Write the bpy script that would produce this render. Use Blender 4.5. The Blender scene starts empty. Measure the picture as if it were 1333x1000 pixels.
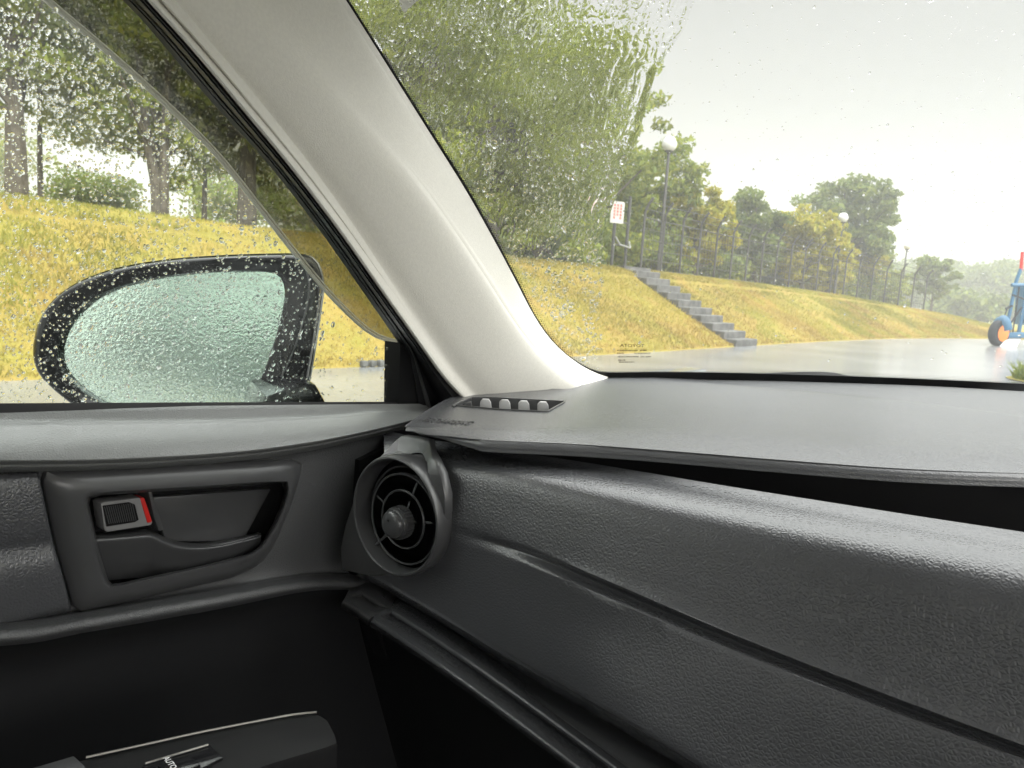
import bpy, bmesh, math, random
import numpy as np
from mathutils import Vector, Matrix
random.seed(7); rng = np.random.default_rng(7)
R = math.radians
scn = bpy.context.scene
col = scn.collection

# ------------------------------------------------------------------ camera
FPX = 1000.0                       # focal length in photograph pixels (1333 wide)
CAM = Vector((0.0, 0.0, 1.12)); YAW, PITCH, ROLL = R(37), R(7.7), R(3.7)
_f = Vector((-math.sin(YAW)*math.cos(PITCH), math.cos(YAW)*math.cos(PITCH), -math.sin(PITCH)))
_r0 = Vector((math.cos(YAW), math.sin(YAW), 0)); _u0 = _r0.cross(_f)
_r = _r0*math.cos(ROLL) + _u0*math.sin(ROLL); _u = _u0*math.cos(ROLL) - _r0*math.sin(ROLL)
cd = bpy.data.cameras.new('camera'); cd.sensor_width = 36; cd.lens = 36*FPX/1333
cd.clip_start = 0.01; cd.clip_end = 3000
cam = bpy.data.objects.new('camera', cd); col.objects.link(cam); scn.camera = cam
M = Matrix.Identity(4)
for i in range(3):
    M[i][0], M[i][1], M[i][2], M[i][3] = _r[i], _u[i], -_f[i], CAM[i]
cam.matrix_world = M
cd.dof.use_dof = True; cd.dof.focus_distance = .58; cd.dof.aperture_fstop = 24

# ------------------------------------------------------------------ world, sun, exposure
w = bpy.data.worlds.new('World'); scn.world = w; w.use_nodes = True
nt = w.node_tree; nt.nodes.clear(); N = nt.nodes.new; L = nt.links.new
SUN_EL, SUN_AZ = R(30), R(105)      # bright part of the cloud cover, off to the right
sky = N('ShaderNodeTexSky'); sky.sky_type = 'NISHITA'; sky.sun_disc = False
sky.sun_elevation = SUN_EL; sky.sun_rotation = SUN_AZ; sky.air_density = 1.0; sky.dust_density = 5.0
bw = N('ShaderNodeRGBToBW'); L(sky.outputs[0], bw.inputs[0])
bg1 = N('ShaderNodeBackground'); bg1.inputs[1].default_value = 0.005; L(bw.outputs[0], bg1.inputs[0])
tc = N('ShaderNodeTexCoord'); sx = N('ShaderNodeSeparateXYZ'); L(tc.outputs['Generated'], sx.inputs[0])
mr = N('ShaderNodeMapRange'); mr.interpolation_type = 'SMOOTHSTEP'
mr.inputs[1].default_value = 0.34; mr.inputs[2].default_value = .78; mr.inputs[3].default_value = 0.087; mr.inputs[4].default_value = 1.3
L(sx.outputs['Z'], mr.inputs[0])
nz = N('ShaderNodeTexNoise'); nz.inputs['Scale'].default_value = 1.7; nz.inputs['Detail'].default_value = 4
L(tc.outputs['Generated'], nz.inputs['Vector'])
nr = N('ShaderNodeMapRange'); nr.inputs[1].default_value = .3; nr.inputs[2].default_value = .7; nr.inputs[3].default_value = .88; nr.inputs[4].default_value = 1.08
L(nz.outputs['Fac'], nr.inputs[0])
mm = N('ShaderNodeMath'); mm.operation = 'MULTIPLY'; L(mr.outputs[0], mm.inputs[0]); L(nr.outputs[0], mm.inputs[1])
bg2 = N('ShaderNodeBackground'); bg2.inputs[0].default_value = (1.0, 0.992, 0.985, 1); L(mm.outputs[0], bg2.inputs[1])
ad = N('ShaderNodeAddShader'); L(bg1.outputs[0], ad.inputs[0]); L(bg2.outputs[0], ad.inputs[1])
wo = N('ShaderNodeOutputWorld'); L(ad.outputs[0], wo.inputs[0])
sd = bpy.data.lights.new('sun', 'SUN'); sd.energy = 1.15; sd.angle = R(60); sd.color = (1, .975, .93)
sun = bpy.data.objects.new('sun', sd); col.objects.link(sun)
sv = Vector((math.sin(SUN_AZ)*math.cos(SUN_EL), math.cos(SUN_AZ)*math.cos(SUN_EL), math.sin(SUN_EL)))
sun.rotation_euler = (-sv).to_track_quat('-Z', 'Y').to_euler(); sun.location = (0, 0, 60)
vs = scn.view_settings; vs.view_transform = 'Standard'; vs.look = 'None'; vs.gamma = 1; vs.use_curve_mapping = False
vs.exposure = 2.1
scn.cycles.max_bounces = 14; scn.cycles.transmission_bounces = 12; scn.cycles.transparent_max_bounces = 24
scn.cycles.diffuse_bounces = 5; scn.cycles.glossy_bounces = 5; scn.cycles.volume_bounces = 1
scn.cycles.use_denoising = True; scn.cycles.sample_clamp_indirect = 6

# ------------------------------------------------------------------ pixel -> place
def ray(px, py): return _f + _r*((px-666.5)/FPX) + _u*((500-py)/FPX)
def onX(px, py, x): d = ray(px, py); return CAM + d*(x/d.x)
def onY(px, py, y): d = ray(px, py); return CAM + d*(y/d.y)
def onZ(px, py, z): d = ray(px, py); return CAM + d*((z-CAM.z)/d.z)
def onP(px, py, p, n): d = ray(px, py); return CAM + d*((p-CAM).dot(n)/d.dot(n))
def atD(px, py, t): return CAM + ray(px, py)*t
def depth(p): return (p-CAM).dot(_f)
def hit(px, py, F, t0=.2, t1=3.0, n=160):
    d = ray(px, py); a = t0; fa = F(CAM+d*a)
    for i in range(1, n+1):
        b = t0+(t1-t0)*i/n; fb = F(CAM+d*b)
        if fa*fb <= 0:
            for _ in range(40):
                m = (a+b)/2; fm = F(CAM+d*m)
                if fa*fm <= 0: b = m
                else: a, fa = m, fm
            return CAM+d*a
        a, fa = b, fb
    return CAM+d*t1
# named surfaces of the car
GX = -0.50
def door_x(z): return GX + .24*(z-1.02)
def onGlass(px, py, off=0.0):                 # plane of the side window
    n = Vector((1, 0, -.24)).normalized(); return onP(px, py, Vector((GX, 0, 1.02))+n*off, n)
XC = 0.25
def F_ws(p, off=0.0): return p.y - (1.115 - .755*(p.x-XC)**2 - 1.22*(p.z-1.02)) + off
def onWS(px, py, off=0.0): return hit(px, py, lambda p: F_ws(p, off))
def z_dash(x, y): return 1.008 + .045*(x+.43) + .03*(y-.45)
def onDash(px, py, off=0.0): return hit(px, py, lambda p: p.z - z_dash(p.x, p.y) - off, .2, 2.5)

# ------------------------------------------------------------------ mesh helpers
def cr(p0, p1, p2, p3, t):
    return 0.5*((2*p1)+(-p0+p2)*t+(2*p0-5*p1+4*p2-p3)*t*t+(-p0+3*p1-3*p2+p3)*t**3)
def spline(pts, n, closed=False):
    P = [np.array(p, float) for p in pts]; m = len(P); out = []
    segs = m if closed else m-1
    for i in range(segs):
        g = (lambda k: P[k % m]) if closed else (lambda k: P[max(0, min(m-1, k))])
        for j in range(16): out.append(cr(g(i-1), g(i), g(i+1), g(i+2), j/16))
    out.append(P[0] if closed else P[-1]); A = np.array(out)
    s = np.r_[0, np.cumsum(np.linalg.norm(np.diff(A, axis=0), axis=1))]
    q = np.linspace(0, s[-1], n+1)[:-1] if closed else np.linspace(0, s[-1], n)
    return np.stack([np.interp(q, s, A[:, k]) for k in range(A.shape[1])], 1)
def poly(pts, n):                     # resampled closed polygon with straight sides
    A = np.array(list(pts)+[pts[0]], float)
    s = np.r_[0, np.cumsum(np.linalg.norm(np.diff(A, axis=0), axis=1))]; q = np.linspace(0, s[-1], n+1)[:-1]
    return np.stack([np.interp(q, s, A[:, k]) for k in range(A.shape[1])], 1)
def mobj(name, verts, faces, mat, parent=None, smooth=True, link=True):
    me = bpy.data.meshes.new(name); me.from_pydata([tuple(v) for v in verts], [], [tuple(f) for f in faces])
    bm = bmesh.new(); bm.from_mesh(me); bmesh.ops.recalc_face_normals(bm, faces=bm.faces); bm.to_mesh(me); bm.free()
    if mat: me.materials.append(mat)
    me.polygons.foreach_set('use_smooth', [smooth]*len(me.polygons))
    if smooth: me.set_sharp_from_angle(angle=R(38))
    o = bpy.data.objects.new(name, me)
    if link: col.objects.link(o)
    if parent: o.parent = parent
    return o
def loft(rows, m=1, closed=False):
    """rows: list of equal-length point lists; m spline steps between rows."""
    A = np.array([[tuple(p) for p in r] for r in rows]); k = len(A); out = []
    for i in range(k-1):
        for j in range(m):
            out.append(cr(A[max(0, i-1)], A[i], A[i+1], A[min(k-1, i+2)], j/m))
    out.append(A[-1]); G = np.array(out); a, b = G.shape[:2]
    V = G.reshape(-1, 3); F = []
    for i in range(a-1):
        for j in range(b if closed else b-1):
            j2 = (j+1) % b; F.append((i*b+j, i*b+j2, (i+1)*b+j2, (i+1)*b+j))
    return V, F, a, b
def shell(name, rows, mat, parent, thick, m=1, closed=False):
    """lofted skin closed with a second skin offset by the vector thick."""
    V, F, a, b = loft(rows, m, closed); n = len(V); t = np.array(tuple(thick))
    V2 = np.r_[V, V+t]; F2 = list(F)+[tuple(i+n for i in reversed(f)) for f in F]
    rim = []
    if closed:
        for r in (0, a-1): rim += [(r*b+j, r*b+(j+1) % b) for j in range(b)]
    else:
        rim += [(j, j+1) for j in range(b-1)] + [((a-1)*b+j, (a-1)*b+j+1) for j in range(b-1)]
        rim += [(i*b, (i+1)*b) for i in range(a-1)] + [(i*b+b-1, (i+1)*b+b-1) for i in range(a-1)]
    F2 += [(p, q, q+n, p+n) for p, q in rim]
    return mobj(name, V2, F2, mat, parent)
def prism(name, pts, vec, mat, parent=None, smooth=False, bevel=0.0, link=True):
    n = len(pts); V = [Vector(p) for p in pts]+[Vector(p)+Vector(vec) for p in pts]
    F = [tuple(range(n)), tuple(range(2*n-1, n-1, -1))]+[(i, (i+1) % n, (i+1) % n+n, i+n) for i in range(n)]
    o = mobj(name, V, F, mat, parent, False, link)
    if bevel: bev(o, bevel)
    return o
def bev(o, wd, seg=2):
    bm = bmesh.new(); bm.from_mesh(o.data)
    ed = [e for e in bm.edges if len(e.link_faces) == 2 and e.calc_face_angle(0) > R(30)]
    bmesh.ops.bevel(bm, geom=ed, offset=wd, segments=seg, profile=.6, affect='EDGES', clamp_overlap=True)
    bm.to_mesh(o.data); bm.free()
    o.data.polygons.foreach_set('use_smooth', [True]*len(o.data.polygons)); o.data.set_sharp_from_angle(angle=R(38))
def boxv(c, s):
    x, y, z = c; a, b, d = s[0]/2, s[1]/2, s[2]/2
    V = [(x+i*a, y+j*b, z+k*d) for k in (-1, 1) for j in (-1, 1) for i in (-1, 1)]
    return V, [(0, 1, 3, 2), (4, 6, 7, 5), (0, 4, 5, 1), (2, 3, 7, 6), (0, 2, 6, 4), (1, 5, 7, 3)]
def box(name, c, s, mat, parent=None, bevel=0.0):
    V, F = boxv(c, s); o = mobj(name, V, F, mat, parent, False)
    if bevel: bev(o, bevel)
    return o
def tubev(pts, rad, seg=8, cap=True, flat=None):
    pts = [Vector(p) for p in pts]; n = len(pts); V = []; F = []
    if not hasattr(rad, '__len__'): rad = [rad]*n
    up = None
    for i, p in enumerate(pts):
        t = (pts[min(n-1, i+1)]-pts[max(0, i-1)]).normalized()
        if up is None:
            up = Vector((0, 0, 1)) if abs(t.z) < .9 else Vector((1, 0, 0))
        a = t.cross(up).normalized(); b = a.cross(t).normalized(); up = b
        for k in range(seg):
            th = 2*math.pi*k/seg; V.append(p+(a*math.cos(th)+b*math.sin(th)*(flat or 1))*rad[i])
    for i in range(n-1):
        for k in range(seg): F.append((i*seg+k, i*seg+(k+1) % seg, (i+1)*seg+(k+1) % seg, (i+1)*seg+k))
    if cap: F += [tuple(range(seg)), tuple(range((n-1)*seg, n*seg))]
    return V, F
def tube(name, pts, rad, mat, parent=None, seg=8, flat=None):
    V, F = tubev(pts, rad, seg, True, flat); return mobj(name, V, F, mat, parent)
def merge(parts):
    V = []; F = []
    for v, f in parts: n = len(V); V += list(v); F += [tuple(i+n for i in q) for q in f]
    return V, F
def lathe(name, prof, cen, axis, mat, parent=None, seg=48):
    axis = Vector(axis).normalized(); a = axis.orthogonal().normalized(); b = axis.cross(a); V = []; F = []; n = len(prof)
    for r, h in prof:
        for k in range(seg):
            th = 2*math.pi*k/seg; V.append(Vector(cen)+axis*h+(a*math.cos(th)+b*math.sin(th))*r)
    for i in range(n-1):
        for k in range(seg): F.append((i*seg+k, i*seg+(k+1) % seg, (i+1)*seg+(k+1) % seg, (i+1)*seg+k))
    if prof[0][0] > 1e-6: F.append(tuple(range(seg)))
    if prof[-1][0] > 1e-6: F.append(tuple(range((n-1)*seg, n*seg)))
    return mobj(name, V, F, mat, parent)
def npmesh(name, V, quads, mat, parent=None, smooth=False):
    me = bpy.data.meshes.new(name); me.vertices.add(len(V)); me.vertices.foreach_set('co', np.asarray(V, np.float32).ravel())
    k = quads.shape[1]; me.loops.add(quads.size); me.loops.foreach_set('vertex_index', quads.ravel().astype(np.int32))
    me.polygons.add(len(quads)); me.polygons.foreach_set('loop_start', np.arange(0, quads.size, k, dtype=np.int32))
    me.polygons.foreach_set('use_smooth', np.full(len(quads), smooth)); me.update(calc_edges=True); me.validate()
    if mat: me.materials.append(mat)
    o = bpy.data.objects.new(name, me); col.objects.link(o)
    if parent: o.parent = parent
    return o
def cut(o, cutters):
    for c in cutters:
        md = o.modifiers.new('cut', 'BOOLEAN'); md.operation = 'DIFFERENCE'; md.solver = 'EXACT'; md.use_self = True; md.use_hole_tolerant = True; md.object = c
    bpy.context.view_layer.update()
    me = bpy.data.meshes.new_from_object(o.evaluated_get(bpy.context.evaluated_depsgraph_get()))
    o.modifiers.clear(); o.data = me
    for c in cutters: bpy.data.objects.remove(c)
    me.polygons.foreach_set('use_smooth', [True]*len(me.polygons)); me.set_sharp_from_angle(angle=R(38))
def text(name, body, size, mat, parent, org, ex, ey, extrude=0.0, mirror=False, sy=1.0):
    cu = bpy.data.curves.new(name, 'FONT'); cu.body = body; cu.size = size; cu.extrude = extrude; cu.align_x = 'CENTER'; cu.align_y = 'CENTER'; cu.resolution_u = 3
    t = bpy.data.objects.new(name+'_c', cu); col.objects.link(t); bpy.context.view_layer.update()
    me = bpy.data.meshes.new_from_object(t.evaluated_get(bpy.context.evaluated_depsgraph_get())); bpy.data.objects.remove(t)
    me.materials.clear(); me.materials.append(mat)
    ex = Vector(ex).normalized()*(-1 if mirror else 1); ey = Vector(ey).normalized(); ez = ex.cross(ey)
    for v in me.vertices: c = v.co.copy(); v.co = Vector(org)+ex*c.x+ey*(c.y*sy)+ez*c.z
    o = bpy.data.objects.new(name, me); col.objects.link(o); o.parent = parent; return o
def tag(o, label=None, cat=None, group=None, kind=None):
    for k, v in (('label', label), ('category', cat), ('group', group), ('kind', kind)):
        if v: o[k] = v
    return o
def empty(name, loc=(0, 0, 0)):
    o = bpy.data.objects.new(name, None); o.empty_display_size = .2; col.objects.link(o); o.location = loc; return o
def keep(o, parent):                  # parent without moving
    o.parent = parent; o.matrix_parent_inverse = Matrix.Translation(-Vector(parent.location)); return o
def vnoise(x, y, seed=0):             # smooth value noise, numpy
    xi = np.floor(x).astype(np.int64); yi = np.floor(y).astype(np.int64); xf = x-xi; yf = y-yi
    def h(a, b):
        n = (a*374761393 + b*668265263 + seed*1442695041) & 0xFFFFFFFF
        n = ((n ^ (n >> 13))*1274126177) & 0xFFFFFFFF; return ((n ^ (n >> 16)) & 0xFFFF)/65535.0
    u = xf*xf*xf*(xf*(xf*6-15)+10); v = yf*yf*yf*(yf*(yf*6-15)+10)
    return (h(xi, yi)*(1-u)+h(xi+1, yi)*u)*(1-v)+(h(xi, yi+1)*(1-u)+h(xi+1, yi+1)*u)*v

# ------------------------------------------------------------------ materials
def mat(name, base, rough=.5, spec=.5, metal=0.0, trans=0.0, ior=1.45, bump=None, var=None, emit=None, coat=0.0):
    """bump=(kind, scale, strength, distance); var=(scale, other colour, lo, hi)"""
    m = bpy.data.materials.new(name); m.use_nodes = True; t = m.node_tree; b = t.nodes['Principled BSDF']; n = t.nodes.new; l = t.links.new
    b.inputs['Base Color'].default_value = (*base, 1); b.inputs['Roughness'].default_value = rough
    b.inputs['Specular IOR Level'].default_value = spec; b.inputs['Metallic'].default_value = metal
    b.inputs['Transmission Weight'].default_value = trans; b.inputs['IOR'].default_value = ior; b.inputs['Coat Weight'].default_value = coat
    g = n('ShaderNodeTexCoord')
    if var:
        z = n('ShaderNodeTexNoise'); z.inputs['Scale'].default_value = var[0]; z.inputs['Detail'].default_value = 6; l(g.outputs['Object'], z.inputs['Vector'])
        mp = n('ShaderNodeMapRange'); mp.inputs[1].default_value = var[2]; mp.inputs[2].default_value = var[3]; l(z.outputs['Fac'], mp.inputs[0])
        x = n('ShaderNodeMix'); x.data_type = 'RGBA'; x.inputs[6].default_value = (*base, 1); x.inputs[7].default_value = (*var[1], 1)
        l(mp.outputs[0], x.inputs[0]); l(x.outputs[2], b.inputs['Base Color'])
    if bump:
        bp = n('ShaderNodeBump'); bp.inputs['Strength'].default_value = bump[2]; bp.inputs['Distance'].default_value = bump[3]
        if bump[0] == 'leather':
            ns = n('ShaderNodeTexNoise'); ns.inputs['Scale'].default_value = bump[1]*.35; ns.inputs['Detail'].default_value = 2; l(g.outputs['Object'], ns.inputs['Vector'])
            mx = n('ShaderNodeVectorMath'); mx.operation = 'MULTIPLY_ADD'; mx.inputs[1].default_value = (.0016,)*3
            l(ns.outputs['Color'], mx.inputs[0]); l(g.outputs['Object'], mx.inputs[2])
            v = n('ShaderNodeTexVoronoi'); v.feature = 'DISTANCE_TO_EDGE'; v.inputs['Scale'].default_value = bump[1]; l(mx.outputs[0], v.inputs['Vector'])
            mp = n('ShaderNodeMapRange'); mp.interpolation_type = 'SMOOTHSTEP'; mp.inputs[1].default_value = 0.0; mp.inputs[2].default_value = .32; l(v.outputs['Distance'], mp.inputs[0])
            n2 = n('ShaderNodeTexNoise'); n2.inputs['Scale'].default_value = bump[1]*.8; n2.inputs['Detail'].default_value = 3; l(g.outputs['Object'], n2.inputs['Vector'])
            ad = n('ShaderNodeMath'); ad.operation = 'MULTIPLY_ADD'; ad.inputs[1].default_value = .45; l(mp.outputs[0], ad.inputs[2]); l(n2.outputs['Fac'], ad.inputs[0]); l(ad.outputs[0], bp.inputs['Height'])
        else:
            z = n('ShaderNodeTexNoise'); z.inputs['Scale'].default_value = bump[1]; z.inputs['Detail'].default_value = 5; l(g.outputs['Object'], z.inputs['Vector']); l(z.outputs['Fac'], bp.inputs['Height'])
        l(bp.outputs[0], b.inputs['Normal'])
    if emit: b.inputs['Emission Color'].default_value = (*emit[:3], 1); b.inputs['Emission Strength'].default_value = emit[3]
    return m
def thin_glass(name, tint=(1, 1, 1), rough=0.0, bumps=None):
    m = bpy.data.materials.new(name); m.use_nodes = True; t = m.node_tree; t.nodes.clear(); n = t.nodes.new; l = t.links.new
    tr = n('ShaderNodeBsdfTransparent'); tr.inputs[0].default_value = (*tint, 1)
    gl = n('ShaderNodeBsdfGlossy'); gl.inputs['Roughness'].default_value = rough
    lw = n('ShaderNodeLayerWeight'); lw.inputs[0].default_value = .5                    # same from both sides of the pane
    p5 = n('ShaderNodeMath'); p5.operation = 'POWER'; p5.inputs[1].default_value = 5; l(lw.outputs['Facing'], p5.inputs[0])
    fr = n('ShaderNodeMath'); fr.operation = 'MULTIPLY_ADD'; fr.inputs[1].default_value = .55; fr.inputs[2].default_value = .03; l(p5.outputs[0], fr.inputs[0])
    mx = n('ShaderNodeMixShader'); l(fr.outputs[0], mx.inputs[0]); l(tr.outputs[0], mx.inputs[1]); l(gl.outputs[0], mx.inputs[2])
    o = n('ShaderNodeOutputMaterial'); l(mx.outputs[0], o.inputs[0]); return m
def leafmat(name, cols, trans=.42):
    m = bpy.data.materials.new(name); m.use_nodes = True; t = m.node_tree; t.nodes.clear(); n = t.nodes.new; l = t.links.new
    g = n('ShaderNodeNewGeometry'); r = n('ShaderNodeValToRGB'); l(g.outputs['Random Per Island'], r.inputs[0])
    e = r.color_ramp.elements
    for i, c in enumerate(cols):
        q = e[i] if i < 2 else e.new(1.0)
        q.position = i/(len(cols)-1); q.color = (*c, 1)
    tcn = n('ShaderNodeTexCoord'); z = n('ShaderNodeTexNoise'); z.inputs['Scale'].default_value = .55; z.inputs['Detail'].default_value = 3; l(tcn.outputs['Object'], z.inputs['Vector'])
    mp = n('ShaderNodeMapRange'); mp.inputs[1].default_value = .3; mp.inputs[2].default_value = .7; mp.inputs[3].default_value = .7; mp.inputs[4].default_value = 1.3; l(z.outputs['Fac'], mp.inputs[0])
    hs = n('ShaderNodeHueSaturation'); l(mp.outputs[0], hs.inputs['Value']); l(r.outputs[0], hs.inputs['Color'])
    d = n('ShaderNodeBsdfPrincipled'); d.inputs['Roughness'].default_value = .5; d.inputs['Specular IOR Level'].default_value = .35; l(hs.outputs[0], d.inputs['Base Color'])
    tl = n('ShaderNodeBsdfTranslucent'); l(hs.outputs[0], tl.inputs[0])
    mx = n('ShaderNodeMixShader'); mx.inputs[0].default_value = trans; l(d.outputs[0], mx.inputs[1]); l(tl.outputs[0], mx.inputs[2])
    o = n('ShaderNodeOutputMaterial'); l(mx.outputs[0], o.inputs[0]); return m

BLK = (.068, .070, .075)
m_leather = mat('grained_black_vinyl', BLK, .27, 1.0, bump=('leather', 430, .26, .0006), var=(9, (.080, .082, .088), .35, .7))
m_leather_fine = mat('fine_grained_black_vinyl', (.085, .087, .092), .27, 1.0, bump=('leather', 520, .22, .0004), var=(6, (.098, .100, .106), .35, .7))
m_sill = mat('window_lit_sill_vinyl', (.15, .154, .152), .32, .9, bump=('leather', 600, .3, .0004))  # paler than the door: side-window light on the pad put into its base colour
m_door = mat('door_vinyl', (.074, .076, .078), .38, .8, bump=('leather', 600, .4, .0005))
m_satin = mat('satin_black_plastic', (.068, .069, .071), .30, .7, bump=('noise', 2500, .06, .0003), var=(12, (.058, .059, .061), .4, .7))
m_gloss = mat('gloss_black_plastic', (.012, .012, .013), .12, .5)
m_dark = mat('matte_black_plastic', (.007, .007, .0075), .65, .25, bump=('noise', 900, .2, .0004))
m_fabric = mat('shaded_door_cloth', (.019, .0195, .021), .9, .2, bump=('noise', 1500, .3, .0004))  # lower door: shade put into the base colour where the sun falls too strongly
m_rubber = mat('black_rubber', (.010, .010, .011), .42, .4)
m_frit = mat('black_enamel', (.006, .006, .006), .5, .3)
m_pillar = mat('woven_beige_trim', (.70, .68, .625), .85, .2, bump=('noise', 1100, .3, .0007), var=(420, (.66, .64, .59), .35, .65))
m_head = mat('beige_headliner', (.74, .72, .66), .9, .15, bump=('noise', 900, .3, .001))
m_lit_fin = mat('lit_fin_plastic', (.42, .42, .42), .45, .5)  # demister fins: the light they catch is put into this pale base colour
m_lock = mat('grey_lock_plastic', (.24, .24, .24), .35, .5)
m_red = mat('red_plastic', (.62, .02, .015), .4, .5)
m_white = mat('white_print', (.8, .8, .8), .5, .4)
m_chrome = mat('satin_metal', (.36, .35, .33), .28, .5, metal=1.0)
m_carpet = mat('dark_carpet', (.016, .016, .017), .95, .1, bump=('noise', 500, .6, .002))
m_body = mat('wet_silver_paint', (.42, .44, .45), .25, .5, metal=.6, coat=.6)
m_glass = thin_glass('window_glass', (.93, .96, .94))
m_visor = thin_glass('smoked_acrylic', (.56, .55, .50))
m_rim = mat('clear_acrylic_edge', (.66, .62, .54), .2, .7)
m_water = mat('water', (1, 1, 1), .0, .5, trans=1.0, ior=1.33)
m_mirror = mat('wet_mirror', (.74, .87, .80), .06, .5, metal=1.0, bump=('noise', 320, .16, .0014))

# ================================================================== THE CAR (seen from inside)
car = tag(empty('car'), 'parked car seen from inside: black dashboard, passenger door, beige pillar and wet windows', 'car')
def px_row(pts, n, fn): return [fn(*p) for p in spline(pts, n)]
def ext(row, dst): return row+[Vector(d) for d in dst]

# ---------------------------------------------------------------- dashboard top
NA = 70
far = [(529, 556), (543, 545), (562, 532), (590, 517), (615, 511), (650, 507.5), (700, 505.5), (740, 506.5), (757, 502), (774, 492.5), (795, 489.5), (850, 490), (950, 491.5), (1080, 495), (1210, 499.5), (1345, 507)]
lip = [(529, 556.5), (541, 558), (562, 561), (640, 566), (773, 572), (900, 581), (1000, 589), (1150, 600), (1250, 605), (1345, 608)]
rowA = px_row(far, NA, lambda x, y: onDash(x, y)); rowE = px_row(lip, NA, lambda x, y: onDash(x, y))
rows = []
def seam(j): return .93-.43*min(1, max(0, (j/NA-.40)/.60))
for kk in ('0', '.12', '.25', '.45', '.65', '.85', 'a', 'b', 'c', '.5', '1'):
    r = []
    for j, (a, e) in enumerate(zip(rowA, rowE)):
        sk = seam(j); fade = min(1, max(0, (j-NA*.40)/(NA*.08)))
        if kk in 'abc' : k = sk+{'a': -.006, 'b': 0, 'c': .006}[kk]; dz = {'a': 0, 'b': -.0032, 'c': -.0028}[kk]*fade
        elif kk in ('.5', '1'): k = sk+(1-sk)*float(kk); dz = -.0028*fade
        else: k = float(kk)*sk; dz = -.003*(1-min(1, k/.12))**2
        p = e.lerp(a, k); p.z += dz; r.append(p)
    rows.append(r)
rows = rows[::-1]
rows = [[p+Vector((0, .035, -.006)) for p in rows[0]]]+rows
# right-hand continuation across the car
for r in rows:
    e = r[-1].copy(); d = (r[-1]-r[-4])/3
    for i, xx in enumerate((.10, .22, .36, .55, .75, .92)): r.append(Vector((xx, e.y+(xx-e.x)*(.25 if i < 2 else .06), e.z+.004)))
# rolled front edge and underside
fr = rows[-1]
tf = lambda j: min(1, j/9)
for dx, dy, dz in ((.0005, -.0028, -.0010), (.001, -.0050, -.0034), (.001, -.0052, -.0066), (.001, -.0022, -.0092), (.002, .03, -.0105), (.003, .08, -.011)):
    rows.append([p+Vector((dx*tf(j), dy*tf(j)+.012*(1-tf(j)), dz*max(.35, tf(j)))) for j, p in enumerate(fr)])
dash_top = shell('dashboard_top', rows, m_leather_fine, car, (0, .010, -.002), 3)
# demister outlet cut into it
slot = [(590, 528.5), (613, 518.5), (640, 518.5), (737, 523.5), (713, 537), (650, 534)]
sp = [onDash(*p) for p in slot]
cutter = prism('cutter', [p+Vector((0, 0, .02)) for p in sp], (0, 0, -.09), None)
cut(dash_top, [cutter])
vent2 = prism('demister_outlet', [p+Vector((0, 0, -.022)) for p in [sp[0].lerp(q, 1.0) for q in sp]], (0, 0, -.02), m_dark, car)
nb = 22
top_ = [Vector(p) for p in poly([tuple(q) for q in sp], 48)]; cen = sum(top_, Vector())/len(top_)
wall = shell('duct_wall', [[p+Vector((0, 0, .0012)) for p in top_], [p+(cen-p).normalized()*.0012+Vector((0, 0, .0012)) for p in top_], [p+(cen-p).normalized()*.002+Vector((0, 0, -.0225)) for p in top_]], m_satin, vent2, (0, 0, -.001), 1, True)
vd = Vector((_f.x, _f.y, 0)).normalized()
for x, ft in ((632, 519), (657, 520), (682, 521.3), (707, 522.6)):
    b0 = onDash(x, ft+3.0); hx = [(-7.5, 17), (-7.2, 4.5), (-4, 1), (4, 1.2), (7, 6), (8, 17)]
    prism('fin', [onP(x+dx, ft+dy, b0, vd) for dx, dy in hx], vd*.006, m_lit_fin, vent2, bevel=.0005)
b0 = onDash(604, 524); prism('fin', [onP(x, y, b0, vd) for x, y in ((597, 530), (600, 526.5), (613, 523.5), (614.5, 532))], vd*.006, m_satin, vent2, bevel=.0004)
tube('outlet_lip', [onDash(x, y, .0012) for x, y in ((589.5, 529), (597, 524.5), (613, 517.8))], .0009, m_satin, vent2, 6)
# embossed airbag lettering
o_ = onDash(583, 549, .0004); ex_ = onDash(611, 552, 0)-onDash(556, 547.5, 0)
text('airbag_lettering', 'SRS AIRBAG', .0075, m_satin, dash_top, o_, ex_, Vector((0, 0, 1)).cross(ex_), .0004, False, 3.0)

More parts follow.
